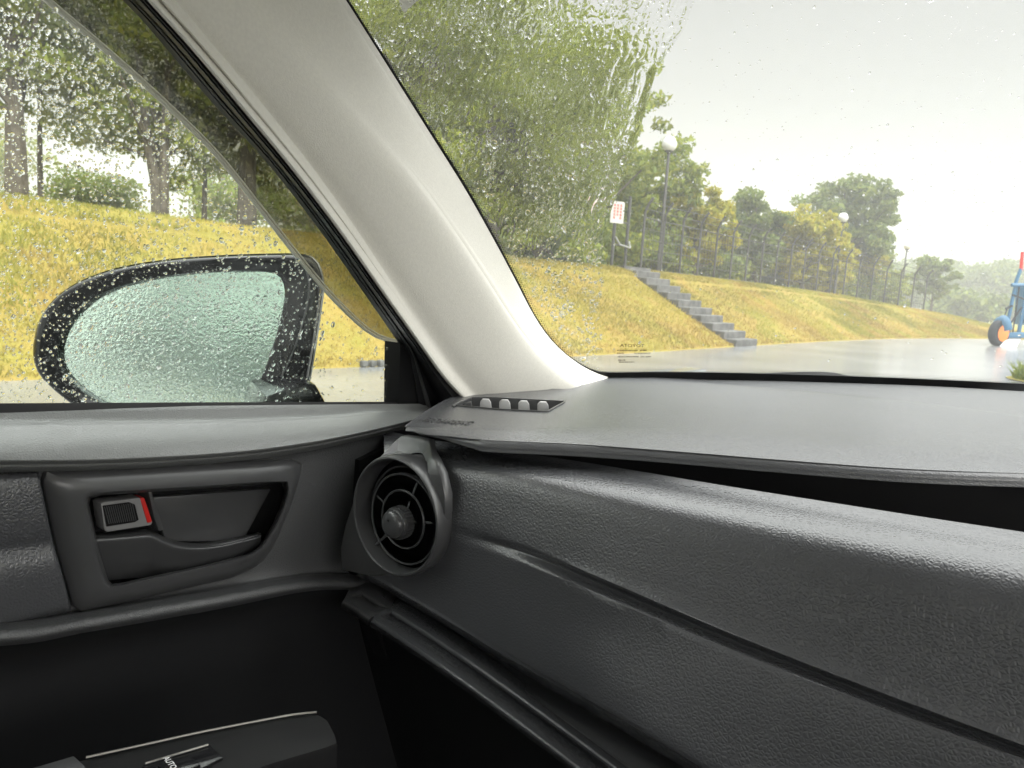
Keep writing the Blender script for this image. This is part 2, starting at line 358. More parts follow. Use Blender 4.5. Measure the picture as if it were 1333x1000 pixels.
# ---------------------------------------------------------------- padded passenger panel
NP = 64
YV = .388
def yp(base): return lambda x, y: onY(x, y, base+.00003*(x-773) if x > 773 else base)
crease = [(500, 668), (560, 682), (595, 691), (650, 706), (700, 723), (773, 754), (860, 791), (950, 829), (1100, 888), (1230, 937), (1345, 979)]
d3 = [(500, 563), (555, 575), (640, 588), (773, 608), (950, 638), (1100, 662), (1220, 681), (1345, 700)]
low = [(465, 744), (490, 755), (560, 795), (680, 868), (800, 938), (905, 1001), (1010, 1064), (1150, 1148)]
def sh(c, d, e=None): return [(x, y+d+((e or 0)*max(0, (x-640)/700))) for x, y in c]
spec = [(sh(d3, -8), .47, 0), (sh(d3, -1), .462, 0), (sh(d3, 4, 4), .447, 0), (sh(d3, 14, 24), .424, 0), (sh(d3, 30, 52), .409, 0),
        ([(500, 620), (560, 632), (640, 655), (773, 690), (950, 745), (1100, 795), (1220, 835), (1345, 872)], .402, 0),
        (sh(crease, -14), .3955, 0), (sh(crease, -4), .394, 0), (sh(crease, 2), .396, .006), (sh(crease, 6), .3955, .005), (sh(crease, 15), .3925, -.001), (sh(crease, 27), .390, -.001),
        ([(480, 705), (530, 725), (600, 765), (700, 818), (800, 872), (900, 928), (1010, 988), (1150, 1068)], .380, 0),
        (sh(low, -14), .3755, 0), (sh(low, -5), .379, 0), (sh(low, 1), .387, 0), (sh(low, 6), .41, 0), (sh(low, 10), .45, 0)]
rows = []
for c, y0, g in spec:
    r = []
    for j, p in enumerate(spline(c, NP)):
        k = min(1, max(0, (p[0]-560)/260)); k = k*k*(3-2*k)
        kl = min(1, max(0, (p[0]-560)/300)); kl = kl*kl*(3-2*kl)
        r.append(onY(p[0], p[1], y0+max(0, .398-y0)*(1-kl)+g*k+.018*max(0, (p[0]-773)/560)))
    e = r[-1].copy()
    for xx in (.06, .2, .4): r.append(Vector((max(e.x+.03, xx), e.y, e.z)))
    rows.append(r)
rows[0] = [p+Vector((0, .05, -.045)) for p in rows[1]]
panel = shell('dashboard_panel', rows, m_leather, car, (0, .012, -.006), 3)
VC = onY(518, 671, YV)                                    # centre of the round air vent
cut(panel, [lathe('cutter', [(.0415, -.08), (.0415, .08)], VC, (0, 1, 0), None, seg=64)])

# black strip behind the lip gap: the deep shadow there put into its colour
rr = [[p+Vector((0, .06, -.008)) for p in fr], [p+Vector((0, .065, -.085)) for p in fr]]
shell('recess_shade_strip', rr, m_dark, car, (0, .02, 0))

# ---------------------------------------------------------------- round air vent
def onV(x, y, dy=0.0): return onY(x, y, YV+dy)
def ang(p): return math.atan2(p.z-VC.z, p.x-VC.x)
n_ = 96
hous = [(508, 577), (517, 569), (522, 567.5), (540, 570.5), (556, 574), (557, 582), (559, 590), (565, 601), (573, 618), (579, 645), (579, 668), (573, 692), (562, 715), (547, 732), (530, 743), (510, 749.5), (490, 751), (481, 752), (460, 748), (441, 743), (440, 715), (446, 685), (457, 652), (472, 622), (490, 596)]
hp = [Vector(onV(p[0], p[1], max(0, 604-p[1])*.0010)) for p in hous]
inner = []; outer = []
HP = poly([(p.x, p.z) for p in hp], 400); ha = np.arctan2(HP[:, 1]-VC.z, HP[:, 0]-VC.x)
for k in range(n_):
    a = -math.pi+2*math.pi*k/n_; i = int(np.argmin(np.abs(np.angle(np.exp(1j*(ha-a)))))); rr_ = math.hypot(HP[i, 0]-VC.x, HP[i, 1]-VC.z)
    outer.append((a, rr_))
RO = .0405
def circ(r, dy, lim=True): return [VC+Vector((math.cos(a)*(min(r, o-.001) if lim else r), dy, math.sin(a)*(min(r, o-.001) if lim else r))) for a, o in outer]
def outl(s, dy): return [VC+Vector((math.cos(a)*(o+s), dy, math.sin(a)*(o+s))) for a, o in outer]
hpl = [Vector((VC.x+math.cos(a)*o, 0, VC.z+math.sin(a)*o)) for a, o in outer]
vent = shell('air_vent', [[Vector((p.x, p.y+.03, p.z)) for p in hp], [Vector((p.x, p.y+.004, p.z)) for p in hp], [Vector((p.x, p.y+.0015, p.z)).lerp(Vector((VC.x, YV+.0005, VC.z)), .03) for p in hp], [Vector((p.x, p.y, p.z)).lerp(Vector((VC.x, YV, VC.z)), .25) for p in hp], [Vector((p.x, YV, p.z)).lerp(Vector((VC.x, YV, VC.z)), .6) for p in hp]], m_satin, car, (0, .004, 0), 1, True)
cut(vent, [lathe('cutter', [(.0425, -.09), (.0425, .09)], VC, (0, 1, 0), None, seg=64)])
lathe('vent_ring', [(.0440, .012), (.0449, .002), (.0446, -.0025), (.0438, -.0045), (.0428, -.0050), (.0418, -.0043), (.0412, -.002), (.0408, .003), (.0402, .014), (.0398, .034), (.0410, .034), (.0418, .012), (.0440, .012)], VC, (0, 1, 0), m_satin, vent, 72)
lathe('duct_back', [(.0405, .026), (.0405, .030)], VC, (0, 1, 0), m_dark, vent, 48)
dvec = Vector((.000, 0, .000))
HB = onV(531, 677, .008)
def ring(name, r, dy, wd):
    lathe(name, [(r-.0008, dy), (r+.0003, dy-.0006), (r+.0008, dy), (r+.0002, dy+wd), (r-.0004, dy+wd), (r-.0008, dy)], Vector((HB.x, VC.y, HB.z)).lerp(VC, .3), (0, 1, 0), m_satin, vent, 64)
ring('vane_ring', .0335, .004, .012); ring('vane_ring', .0215, .003, .012); ring('barrel_rim', .0385, .008, .008)
for x, y in ((490, 645), (544, 625), (563, 681), (533, 714), (486.5, 711)):
    e = onV(x, y, .004); h = Vector((HB.x, YV+.002, HB.z)); d = (e-h).normalized(); s_ = d.cross(Vector((0, 1, 0))).normalized()*.0011
    pts = [h+s_, h-s_, e-s_*.8, e+s_*.8]; prism('vane', pts, (0, .013, 0), m_satin, vent, bevel=.0005)
kn = lathe('knob', [(0, -.0115), (.005, -.0112), (.0085, -.0102), (.0097, -.0088), (.0100, -.007), (.0110, -.0065), (.0117, -.005), (.0117, .006), (.0096, .008), (.004, .02)], Vector((HB.x, VC.y, HB.z)), (0, 1, 0), m_satin, vent, 40)
for k in range(30):
    a = 2*math.pi*k/30; c = Vector((HB.x+math.cos(a)*.0118, VC.y+.001, HB.z+math.sin(a)*.0118)); box('knurl', c, (.0007, .010, .0007), m_satin, kn)
lathe('knob_dimple', [(.0009, -.0116), (.0009, -.0108)], Vector((HB.x-.0005, VC.y, HB.z+.0035)), (0, 1, 0), m_dark, kn, 10)

# ---------------------------------------------------------------- glovebox below the panel
gl_rows = []
for c, y0 in ((sh(low, -6), .46), (sh(low, 22), .425), ([(500, 775), (540, 808), (640, 872), (740, 938), (832, 1001), (930, 1066)], .412), ([(494, 777), (535, 809), (636, 875), (736, 941), (828, 1004), (926, 1069)], .4105),
              ([(483, 786), (520, 815), (600, 871), (700, 936), (800, 1003), (900, 1070)], .412)):
    r = [onY(p[0], p[1], y0) for p in spline(c, 40)]; e = r[-1].copy(); gl_rows.append(r+[Vector((.15, e.y, e.z)), Vector((.45, e.y, e.z))])
glove = shell('glovebox_lid', gl_rows, m_satin, car, (0, .03, 0), 2)
rail_t = [(490, 799), (520, 818), (600, 873), (700, 947), (790, 1016), (880, 1085)]
def railrows(t, n):
    out = []
    for dx, dy, y0 in ((6, -12, .412), (3, -7, .401), (0, -2, .391), (-3, 4, .384), (-6, 9, .381), (-8, 13, .386), (-8, 17, .42)):
        out.append([onY(p[0]+dx, p[1]+dy, y0) for p in spline(t, n)])
    return out
rw = railrows(rail_t, 40)
for r in rw: e = r[-1].copy(); r += [Vector((.15, e.y, e.z-.004)), Vector((.45, e.y, e.z-.004))]
shell('trim_rail', rw, m_leather, glove, (0, .02, 0), 2)
shell('trim_rail', railrows([(452, 774), (465, 782), (487, 797)], 10), m_satin, glove, (0, .02, 0), 2)
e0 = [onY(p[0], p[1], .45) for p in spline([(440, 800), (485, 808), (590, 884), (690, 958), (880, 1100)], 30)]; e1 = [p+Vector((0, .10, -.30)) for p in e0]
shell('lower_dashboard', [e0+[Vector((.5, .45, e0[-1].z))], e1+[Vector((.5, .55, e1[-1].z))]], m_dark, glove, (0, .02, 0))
box('firewall', (.25, .86, .62), (1.6, .03, .70), m_carpet, car)
box('floor_pan', (.25, -.75, .26), (1.6, 3.3, .04), m_carpet, car)
# end cap of the dashboard beside the door
ec = [onX(*p, -.495) for p in ((505, 577), (545, 545), (545, 560), (470, 760), (440, 745))]
prism('dashboard_end_cap', [Vector((-.488, y, z)) for y, z in ((.42, .86), (.42, .965), (.46, .975), (.80, .975), (.80, .6), (.55, .6))], (.02, 0, 0), m_dark, car)

# ---------------------------------------------------------------- passenger door
ND = 110
def doorrow(pts, x, n=ND):
    r = [onX(p[0], p[1], x) for p in spline(pts, n)]; e = r[0].copy()
    sl = .06
    return [Vector((e.x, yy, e.z+sl*(e.y-yy))) for yy in (-.75, -.4, -.1)]+r
K = lambda *a: [(-300, a[0])]+[(x, y) for x, y in a[1]]
drows = [
    (K(531, [(0, 531), (150, 529.5), (300, 528), (450, 526.5), (560, 525.5)]), -.492),
    (K(536, [(0, 536), (150, 534.5), (300, 533), (450, 531.5), (560, 530.5)]), -.489),
    (K(549, [(0, 549), (150, 548), (300, 546), (430, 541), (500, 535), (560, 533)]), -.484),
    (K(556, [(0, 555), (150, 554), (300, 551), (430, 544), (500, 537), (560, 535)]), -.478),
    (K(578, [(0, 576), (150, 574), (300, 569), (400, 560), (480, 549), (560, 536)]), -.465),
    (K(597, [(0, 596), (150, 594), (300, 586), (400, 574), (480, 559), (560, 540)]), -.4565),
    (K(604, [(0, 602), (150, 600), (300, 591), (400, 578), (480, 562), (560, 542)]), -.4565),
    (K(609, [(0, 607), (150, 605), (300, 596), (400, 583), (480, 566), (560, 546)]), -.463),
    (K(616, [(0, 613), (150, 610), (300, 602), (400, 590), (480, 574), (560, 556)]), -.472),
    (K(650, [(0, 645), (150, 640), (300, 632), (400, 625), (480, 612), (560, 600)]), -.474),
    (K(730, [(0, 725), (150, 718), (300, 705), (400, 693), (480, 680), (560, 670)]), -.476),
    (K(812, [(0, 797), (100, 788), (200, 772), (300, 756), (400, 742), (470, 740), (560, 745)]), -.478),
    (K(826, [(0, 813), (100, 799), (200, 783), (300, 766), (400, 750), (470, 750), (560, 758)]), -.466),
    (K(835, [(0, 822), (100, 808), (200, 791), (300, 774), (400, 757), (470, 757), (560, 765)]), -.4555),
    (K(846, [(0, 834), (100, 819), (200, 802), (300, 784), (400, 765), (470, 764), (560, 772)]), -.4525),
    (K(854, [(0, 841), (100, 826), (200, 809), (300, 790), (400, 770), (470, 769), (560, 778)]), -.4585),
    (K(880, [(0, 868), (100, 850), (200, 832), (300, 812), (400, 795), (470, 795), (560, 805)]), -.492),
    (K(1000, [(0, 960), (100, 945), (200, 925), (300, 905), (400, 890), (470, 890), (560, 900)]), -.497),
    (K(1500, [(0, 1400), (100, 1370), (200, 1330), (300, 1300), (400, 1280), (470, 1270), (560, 1260)]), -.49)]
door = shell('door', [doorrow(p, x) for p, x in drows[6:16]], m_door, car, (-.03, 0, 0), 6)
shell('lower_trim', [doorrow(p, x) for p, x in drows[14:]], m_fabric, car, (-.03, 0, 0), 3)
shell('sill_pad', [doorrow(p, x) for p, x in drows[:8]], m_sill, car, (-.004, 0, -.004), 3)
DX = -.4685
def onD(x, y, dx=0.0): return onX(x, y, DX+dx)
bez_o = [(52, 614), (56, 612.5), (150, 607.5), (280, 601.5), (383, 597.5), (391, 599.5), (393.5, 606), (391, 620), (380, 655), (363, 697), (352, 718), (341, 732), (325, 743), (300, 753), (230, 769), (150, 787), (101, 797), (97, 794), (86, 762), (73, 715), (62, 665)]
bez_i = [(112, 652), (116, 646), (122, 644), (200, 639), (290, 633), (370, 627), (376, 628), (377, 633), (372, 655), (360, 682), (347, 704), (338, 716), (325, 723), (270, 737), (200, 752), (150, 763), (143, 763), (138, 757), (128, 722), (118, 680)]
hole = np.array(bez_i); hole = (hole-hole.mean(0))*1.025+hole.mean(0)
def to_px(p): q = p-CAM; d = q.dot(_f); return 666.5+FPX*q.dot(_r)/d, 500-FPX*q.dot(_u)/d
def inside_poly(x, y, P):
    c = False
    for (x0, y0), (x1, y1) in zip(P, np.roll(P, -1, 0)):
        if (y0 > y) != (y1 > y) and x < (x1-x0)*(y-y0)/(y1-y0)+x0: c = not c
    return c
bm = bmesh.new(); bm.from_mesh(door.data)
bmesh.ops.delete(bm, geom=[f for f in bm.faces if f.calc_center_median().y > .1 and inside_poly(*to_px(f.calc_center_median()), hole)], context='FACES')
bm.to_mesh(door.data); bm.free()
nB = 90
def ctr(P): return np.mean(np.array(P), 0)
cx, cy = 232, 690
def byang(P, n):
    Q = poly(P, 800); a = np.arctan2(Q[:, 1]-cy, Q[:, 0]-cx); out = []
    for k in range(n):
        t = -math.pi+2*math.pi*k/n; i = int(np.argmin(np.abs(np.angle(np.exp(1j*(a-t)))))); out.append(tuple(Q[i]))
    return out
# corners kept: match inner and outer along angle
bo, bi = byang(bez_o, nB), byang(bez_i, nB)
def mix(A, B, k): return [(a[0]*(1-k)+b[0]*k, a[1]*(1-k)+b[1]*k) for a, b in zip(A, B)]
bezel = shell('handle_bezel', [[onD(*p, -.006) for p in bo], [onD(*p, -.003) for p in bo], [onD(*p, -.0005) for p in mix(bo, bi, .06)], [onD(*p, .0035) for p in mix(bo, bi, .32)], [onD(*p, .0058) for p in mix(bo, bi, .6)],
        [onD(*p, .0062) for p in mix(bo, bi, .86)], [onD(*p, .0062) for p in mix(bo, bi, .93)], [onD(*p, .005) for p in mix(bo, bi, .985)], [onD(*p, .001) for p in bi], [onD(*p, -.004) for p in mix(bi, [(cx, cy)]*nB, .02)], [onD(*p, -.034) for p in mix(bi, [(cx, cy)]*nB, .03)]], m_satin, car, (-.0015, 0, 0), 1, True)
handle = prism('door_handle', [onD(*p, -.030) for p in [(105, 635), (390, 615), (350, 740), (125, 785)]], (-.003, 0, 0), m_dark, car)   # cup behind the lever
prism('cup_wall', [onD(*p, -.028) for p in [(192, 645), (348, 634), (314, 697), (300, 703), (210, 703)]], (.006, 0, 0), m_satin, handle, bevel=.002)
lev_top = [(120, 697), (150, 695), (185, 692), (197, 692), (212, 699), (230, 706), (255, 709), (285, 707), (320, 700), (340, 695)]
lev_rows = []
for dy, dx in ((-1, -.022), (0, -.018), (4, -.008), (7, -.0055), (12, -.006), (26, -.010), (42, -.015), (60, -.024)):
    lev_rows.append([onD(p[0], p[1]+dy*(1-.55*max(0, (p[0]-200)/140)), dx) for p in spline(lev_top, 40)])
shell('lever', lev_rows, m_satin, handle, (-.004, 0, 0), 3)
lk = prism('lock_button', [onD(*p, -.010) for p in [(131, 656), (136, 653.5), (182, 648), (187, 650), (199, 680), (197, 684), (140, 693), (136, 690)]], (-.012, 0, 0), m_lock, handle, bevel=.0012)
prism('finger_pad', [onD(*p, -.0094) for p in [(134, 658.5), (168, 654), (176, 657), (181, 677), (176, 680), (139, 686)]], (-.004, 0, 0), m_dark, lk, bevel=.0006)
for k in range(14):
    t = k/13; a = (136+t*36, 660-t*4.6); b = (142+t*35, 682-t*4.6)
    tube('ridge', [onD(*a, -.0092), onD(*b, -.0092)], .00035, m_satin, lk, 5)
prism('lock_marker', [onD(*p, -.0095) for p in [(182.5, 648.5), (188, 648), (198, 678), (197, 680.5), (192, 681)]], (-.01, 0, 0), m_red, lk, bevel=.0006)
prism('lever_post', [onD(*p, -.012) for p in [(193, 640), (198, 639.5), (214, 690), (207, 692), (200, 672)]], (-.018, 0, 0), m_satin, handle, bevel=.001)
# leather insert beside the bezel
irows = []
for t_, dx in ((0, -.006), (.012, -.001), (.05, .0025), (.14, .0042), (.34, .0048), (.44, .0040), (.50, .0022), (.56, .0030), (.66, .0050), (.82, .0046), (.94, .0030), (.985, -.001), (1, -.006)):
    yr = 613+t_*184; xr = float(np.interp(yr, [613, 664, 714, 764, 797], [50.5, 60, 72, 86, 93])); yl = 628+t_*262; r = []
    for k in range(26):
        q = 1-(1-k/25)**2.2; x = -320+(xr+320)*q; y = yl+(yr-yl)*q; r.append(onD(x, y, dx if k < 23 else dx-(.0008, .003, .009)[k-23]))
    irows.append(r)
shell('padded_insert', irows, m_leather, car, (-.004, 0, 0), 3)
# armrest with window switch
ZA = .862
aro = [(-260, 1070), (-60, 1025), (115, 985), (260, 953), (345, 936), (385, 929), (415, 926.5), (428, 936), (438, 955), (441, 966), (425, 972), (345, 996), (250, 1028), (60, 1110), (-160, 1210)]
ap = [onZ(*p, ZA) for p in aro]
arm = prism('armrest', [p+Vector((0, 0, -.07)) for p in ap], (0, 0, .07), m_dark, car, bevel=.004)
tube('trim_line', [onZ(*p, ZA+.0012) for p in spline([(112, 986), (190, 969), (260, 953.5), (345, 937), (385, 930), (412, 927.5)], 20)], .0007, m_chrome, arm, 6)
sw = prism('window_switch', [onZ(*p, ZA+.0015) for p in [(185, 996), (272, 968.5), (291, 986), (255, 1004), (200, 1018)]], (0, 0, -.006), m_gloss, arm, bevel=.0008)
tube('switch_edge', [onZ(*p, ZA+.002) for p in [(189, 994), (271, 969.5)]], .0006, m_chrome, sw, 6)
prism('switch_rocker', [onZ(*p, ZA+.006) for p in [(205, 996), (247, 983), (262, 995), (222, 1010)]], (0, 0, -.005), m_gloss, sw, bevel=.001)
ex_ = onZ(225, 1000, ZA)-onZ(214, 986, ZA); text('switch_lettering', 'AUTO', .0042, m_white, sw, onZ(221, 993, ZA+.0064), ex_, Vector((0, 0, 1)).cross(ex_), 0)
prism('grab_cup', [onZ(*p, ZA+.001) for p in [(30, 1003), (96, 983.5), (112, 998), (60, 1030)]], (0, 0, -.004), m_satin, arm, bevel=.001)

# ---------------------------------------------------------------- window frame, seals, sail panel
belt = [onGlass(x, y, .004) for x, y in ((-400, 531.5), (0, 529), (260, 527), (521, 525.5))]
belt = [Vector((belt[0].x, -1.0, belt[0].z+.05))]+belt
seal_b = [[p+Vector((.0, 0, -.006)) for p in belt], [p+Vector((.0, 0, .0015)) for p in belt], [p+Vector((.003, 0, .0022)) for p in belt], [p+Vector((.005, 0, -.002)) for p in belt], [p+Vector((.006, 0, -.008)) for p in belt]]
shell('belt_seal', seal_b, m_rubber, car, (-.003, 0, -.003))
cD = [(-20, -232), (70, -132), (191, 0), (252, 68), (315, 143), (378, 219), (440, 300), (500, 385), (545, 448), (575, 490), (600, 517), (625, 540)]
cE = [(-75, -232), (25, -132), (164, 0), (218, 60), (277, 130), (347, 207), (410, 287), (470, 372), (515, 437), (524, 452), (527, 475), (527, 545)]
nS = 60
sd_, se_ = spline(cD, nS), spline(cE, nS)
def lerp2(k): return [tuple(a*(1-k)+b*k) for a, b in zip(sd_, se_)]
seal = shell('door_seal', [[onGlass(*p, .036) for p in lerp2(-.05)], [onGlass(*p, .034) for p in lerp2(.0)], [onGlass(*p, .036) for p in lerp2(.16)], [onGlass(*p, .030) for p in lerp2(.30)], [onGlass(*p, .012) for p in lerp2(.46)], [onGlass(*p, .012) for p in lerp2(.52)], [onGlass(*p, .014) for p in lerp2(.58)], [onGlass(*p, .014) for p in lerp2(.70)], [onGlass(*p, .012) for p in lerp2(.78)], [onGlass(*p, .010) for p in lerp2(.8)], [onGlass(*p, .006) for p in lerp2(1.0)], [onGlass(*p, .000) for p in lerp2(1.0)]], m_rubber, car, (-.003, 0, 0))
shell('frame_moulding', [[onGlass(*p, .0145) for p in lerp2(.60)], [onGlass(*p, .0165) for p in lerp2(.635)], [onGlass(*p, .0145) for p in lerp2(.67)]], m_satin, seal, (-.001, 0, 0), 2)
sail = prism('mirror_sail', [onGlass(*p, .010) for p in [(521, 446), (535, 462), (585, 520), (585, 560), (519, 535)]], (-.02, 0, 0), m_dark, car, bevel=.001)
tube('glass_channel', [onGlass(*p, .008) for p in [(524.5, 448), (522.5, 490), (519, 527)]], .0022, m_rubber, car, 6)

# ---------------------------------------------------------------- beige pillar
cA = [(790, 494), (772, 488), (752, 477.5), (730, 461), (710, 440), (690, 410), (668, 368), (640, 316), (600, 246), (550, 167), (500, 88), (444, 0), (392, -82), (296, -232)]
cB = [(762, 512), (748, 502), (730, 489), (704, 467), (680, 440), (655, 405), (622, 355), (585, 301), (540, 240), (490, 183), (430, 116), (328, 0), (250, -92), (130, -232)]
cC = [(650, 545), (630, 528), (612, 508), (596, 490), (575, 463), (545, 420), (505, 362), (462, 300), (415, 235), (370, 178), (310, 106), (218, 0), (135, -92), (10, -232)]
cDp = cD[::-1]
nPz = 70
A_, B_, C_, D_ = (spline(c, nPz) for c in (cA, cB, cC, cDp))
def interp_px(U, Wp, k): return U*(1-k)+Wp*k
rowA_ = [onWS(*p, .012) for p in A_]; rowA2 = [onWS(*p, .004) for p in A_]; rowD_ = [onGlass(*p, .036) for p in D_]; rowD2 = [onGlass(*p, .028) for p in D_]
def between(Pp, k, bulge):
    out = []
    for i, p in enumerate(Pp):
        d = depth(rowD_[i])*(1-k)+depth(rowA_[i])*k-bulge; out.append(atD(p[0], p[1], d))
    return out
pil = [rowA2, rowA_, between(interp_px(A_, B_, .06), .94, .003), between(interp_px(A_, B_, .35), .82, .010), between(interp_px(A_, B_, .8), .66, .018), between(B_, .58, .0205), between(interp_px(B_, C_, .25), .47, .020), between(interp_px(B_, C_, .7), .27, .010), between(interp_px(B_, C_, .9), .19, .004),
       between(C_, .13, -.001), between(interp_px(C_, D_, .45), .07, .003), between(interp_px(C_, D_, .8), .02, .005), rowD_, rowD2]
pillar = shell('pillar_trim', pil, m_pillar, car, (-.004, .010, .002), 3)

# ---------------------------------------------------------------- glazing
gq = [onGlass(*p) for p in ((532, 560), (532, 470))]
gpts = [Vector((door_x(z), y, z)) for y, z in ((-.72, .93), (.50, .93), (.50, 1.05), (.38, 1.14), (.05, 1.40), (-.15, 1.45), (-.72, 1.45))]
gl = prism('door_window', gpts, (-.0035, 0, .0008), m_glass, car)
U = np.linspace(-.47, .97, 60); Z = np.linspace(1.000, 1.46, 24)
wrow = [[Vector((x, 1.115-.755*(x-XC)**2-1.22*(z-1.02), z)) for x in U] for z in Z]
V_, F_, _, _ = loft(wrow); wsg = mobj('windshield', V_, F_, m_glass, car)
# black enamel border with its dotted edge
frn = 90
edge_low = [(700, 424), (716, 447), (735, 466), (757, 480.5), (778, 487.5), (800, 487), (850, 486.5), (950, 488), (1080, 491), (1210, 495.5), (1345, 502)]
edge_px = [(296+9, -232), (401, -82), (450, -4), (506, 84), (556, 163), (606, 242), (645, 312), (673, 365), (694, 407), (714, 437.5), (733, 458), (755, 474), (777, 483.5), (798, 485), (860, 484.5), (950, 485.5), (1080, 489), (1210, 494), (1345, 500.5)]
out_px = [(250, -232), (370, -82), (430, 10), (490, 100), (540, 180), (590, 260), (630, 330), (660, 385), (684, 425), (706, 455), (728, 478), (752, 494), (774, 503), (800, 507), (860, 508), (950, 509), (1080, 511), (1210, 515), (1345, 521)]
e1_, o1_ = spline(edge_px, 120), spline(out_px, 120)
eb = [[onWS(*p, .0025) for p in e1_], [onWS(*p, .0025) for p in o1_]]
for r in eb:
    zl = r[-1].z; r += [Vector((x, 1.1125-.755*(x-XC)**2-1.22*(zl-1.02), zl)) for x in np.linspace(r[-1].x+.05, .95, 14)]
shell('enamel_band', eb, m_frit, wsg, (0, .0008, .0004))
dots = []
base = spline(edge_px, 420)
nrm = np.gradient(base, axis=0); nrm = np.stack([nrm[:, 1], -nrm[:, 0]], 1); nrm /= np.linalg.norm(nrm, axis=1)[:, None]
for rown, (off, rd) in enumerate(((1.3, .85), (3.3, .7), (5.2, .5))):
    for i in range(0, 420, 1):
        q = base[i]+nrm[i]*off
        if rown % 2: q = q+(base[min(419, i+1)]-base[i])*.5
        c = onWS(q[0], q[1], .0024); s = rd*depth(c)/FPX; t_ = _r*s; b_ = (_u*.8+_f*-.2)*s
        n6 = [c+t_*math.cos(k*math.pi/3)+b_*math.sin(k*math.pi/3) for k in range(6)]
        dots.append((n6, [tuple(range(6))]))
V_, F_ = merge(dots); tag(mobj('enamel_dots', V_, F_, m_frit, wsg, False), kind='stuff')
# maker's print in the corner of the windshield, read from outside
m_print = mat('brown_print', (.05, .035, .02), .6, .2)
o_ = onWS(823, 450.2, .002); ex_ = onWS(850, 450.6, .002)-onWS(800, 449.8, .002); upv = onWS(823, 445, .002)-onWS(823, 455, .002)
text('maker_print', 'TOYOTA', .0066, m_print, wsg, o_, ex_, upv, 0, True)
tiny = []
for y, segs in ((456.2, ((803.5, 830), (833, 841))), (460, ((803.5, 812.5), (826, 846))), (464.5, ((804, 831), (834, 838), (841, 847))), (469, ((805, 813),)), (471.5, ((806, 822), (824.5, 825.5)))):
    for x0, x1 in segs:
        x = x0
        while x < x1:
            ww = random.uniform(.7, 1.3); hh = random.uniform(.6, .95)
            tiny.append(([onWS(x+a*ww, y+b*hh, .002) for a, b in ((0, -1), (1, -1), (1, 1), (0, 1))], [(0, 1, 2, 3)])); x += ww+random.uniform(.6, 1.0)
V_, F_ = merge(tiny); tag(mobj('fine_print', V_, F_, m_print, wsg, False), kind='stuff')
# smoked rain visor outside the window
vis_e = [(-95, -150), (-20, -76), (60, 0), (128, 58), (200, 122), (275, 195), (330, 262), (380, 326), (425, 380), (455, 411), (478, 431), (497, 441), (517, 445.5)]
vis_t = [(40, -150), (110, -76), (180, 0), (235, 58), (290, 122), (350, 195), (400, 262), (450, 326), (485, 380), (505, 411), (516, 431), (521, 441), (524, 447)]
n_ = 60; ve, vt = spline(vis_e, n_), spline(vis_t, n_)
vrows = [[onGlass(*p, -.026) for p in ve], [onGlass(*(a*.5+b*.5), -.027) for a, b in zip(ve, vt)], [onGlass(*b, -.022) for b in vt]]
visor = shell('rain_visor', vrows, m_visor, car, (-.0025, 0, 0), 2)
tube('visor_rim', [onGlass(*p, -.0265) for p in ve], .0016, m_rim, visor, 8)
tube('visor_rim', [onGlass(p[0]+4, p[1]-2, -.0255) for p in ve], .0007, m_rim, visor, 6)

# ---------------------------------------------------------------- door mirror
MN = Vector((.60, -.80, .06)).normalized(); MP = onX(225, 450, -.685)
def onM(x, y, off=0.0): return onP(x, y, MP+MN*off, MN)
mo = [(43, 462), (45, 440), (52, 417), (66, 396), (88, 377), (120, 361), (160, 349), (220, 339.5), (290, 334.5), (350, 332.5), (388, 333), (404, 339), (413, 354), (416, 378), (412, 410), (407, 445), (401, 480), (394, 515), (380, 545), (340, 566), (270, 573), (200, 566), (140, 550), (95, 527), (62, 500), (48, 482)]
mi = [(75, 462), (77, 445), (86, 424), (104, 403), (130, 384), (165, 371), (210, 361), (262, 355), (310, 353), (345, 354), (360, 357), (368, 366), (371, 382), (368, 402), (362, 428), (354, 455), (345, 480), (333, 508), (318, 535), (290, 550), (240, 553), (190, 546), (150, 533), (115, 515), (90, 495), (78, 478)]
nM = 90; mo_, mi_ = spline(mo, nM, True), spline(mi, nM, True); mcen = np.array([225, 452.])
def toward(P, k): return [tuple(p+(mcen-p)*k) for p in P]
HB_ = Vector((-.80, .62, 0)).normalized()
def back(P, k, d): return [onM(*q)+HB_*d for q in toward(P, k)]
mirror = shell('side_mirror', [[onM(*p, -.010) for p in mi_], [onM(*p, .001) for p in mi_], [onM(*p, .003) for p in (mi_*.85+mo_*.15)], [onM(*p, .006) for p in (mi_*.4+mo_*.6)], [onM(*p, .006) for p in (mi_*.1+mo_*.9)], [onM(*p, .002) for p in mo_], back(mo_, -.015, .010), back(mo_, -.015, .02), back(mo_, .0, .05), back(mo_, .14, .09), back(mo_, .45, .125), back(mo_, .98, .14)], m_gloss, car, (0, .001, 0), 2, True)
mcov = shell('painted_cover', [back(mo_, -.022, .008), back(mo_, -.024, .022), back(mo_, -.01, .052), back(mo_, .13, .094), back(mo_, .44, .13), back(mo_, .98, .146)], m_body, mirror, (0, .002, 0), 2, True)
mg = prism('mirror_glass', [onM(*p, -.004) for p in toward(mi_, -.01)], MN*-.003, m_mirror, mirror)
tube('housing_ridge', [onM(*p, .0065) for p in spline([(398, 350), (403, 372), (397, 410), (383, 455), (365, 495), (350, 525)], 20)], .0009, m_satin, mirror, 6)
foot = prism('mirror_foot', [onX(*p, -.545) for p in [(330, 575), (345, 515), (398, 497), (412, 500), (424, 522), (440, 580)]], (-.10, .05, 0), m_gloss, mirror, bevel=.006)

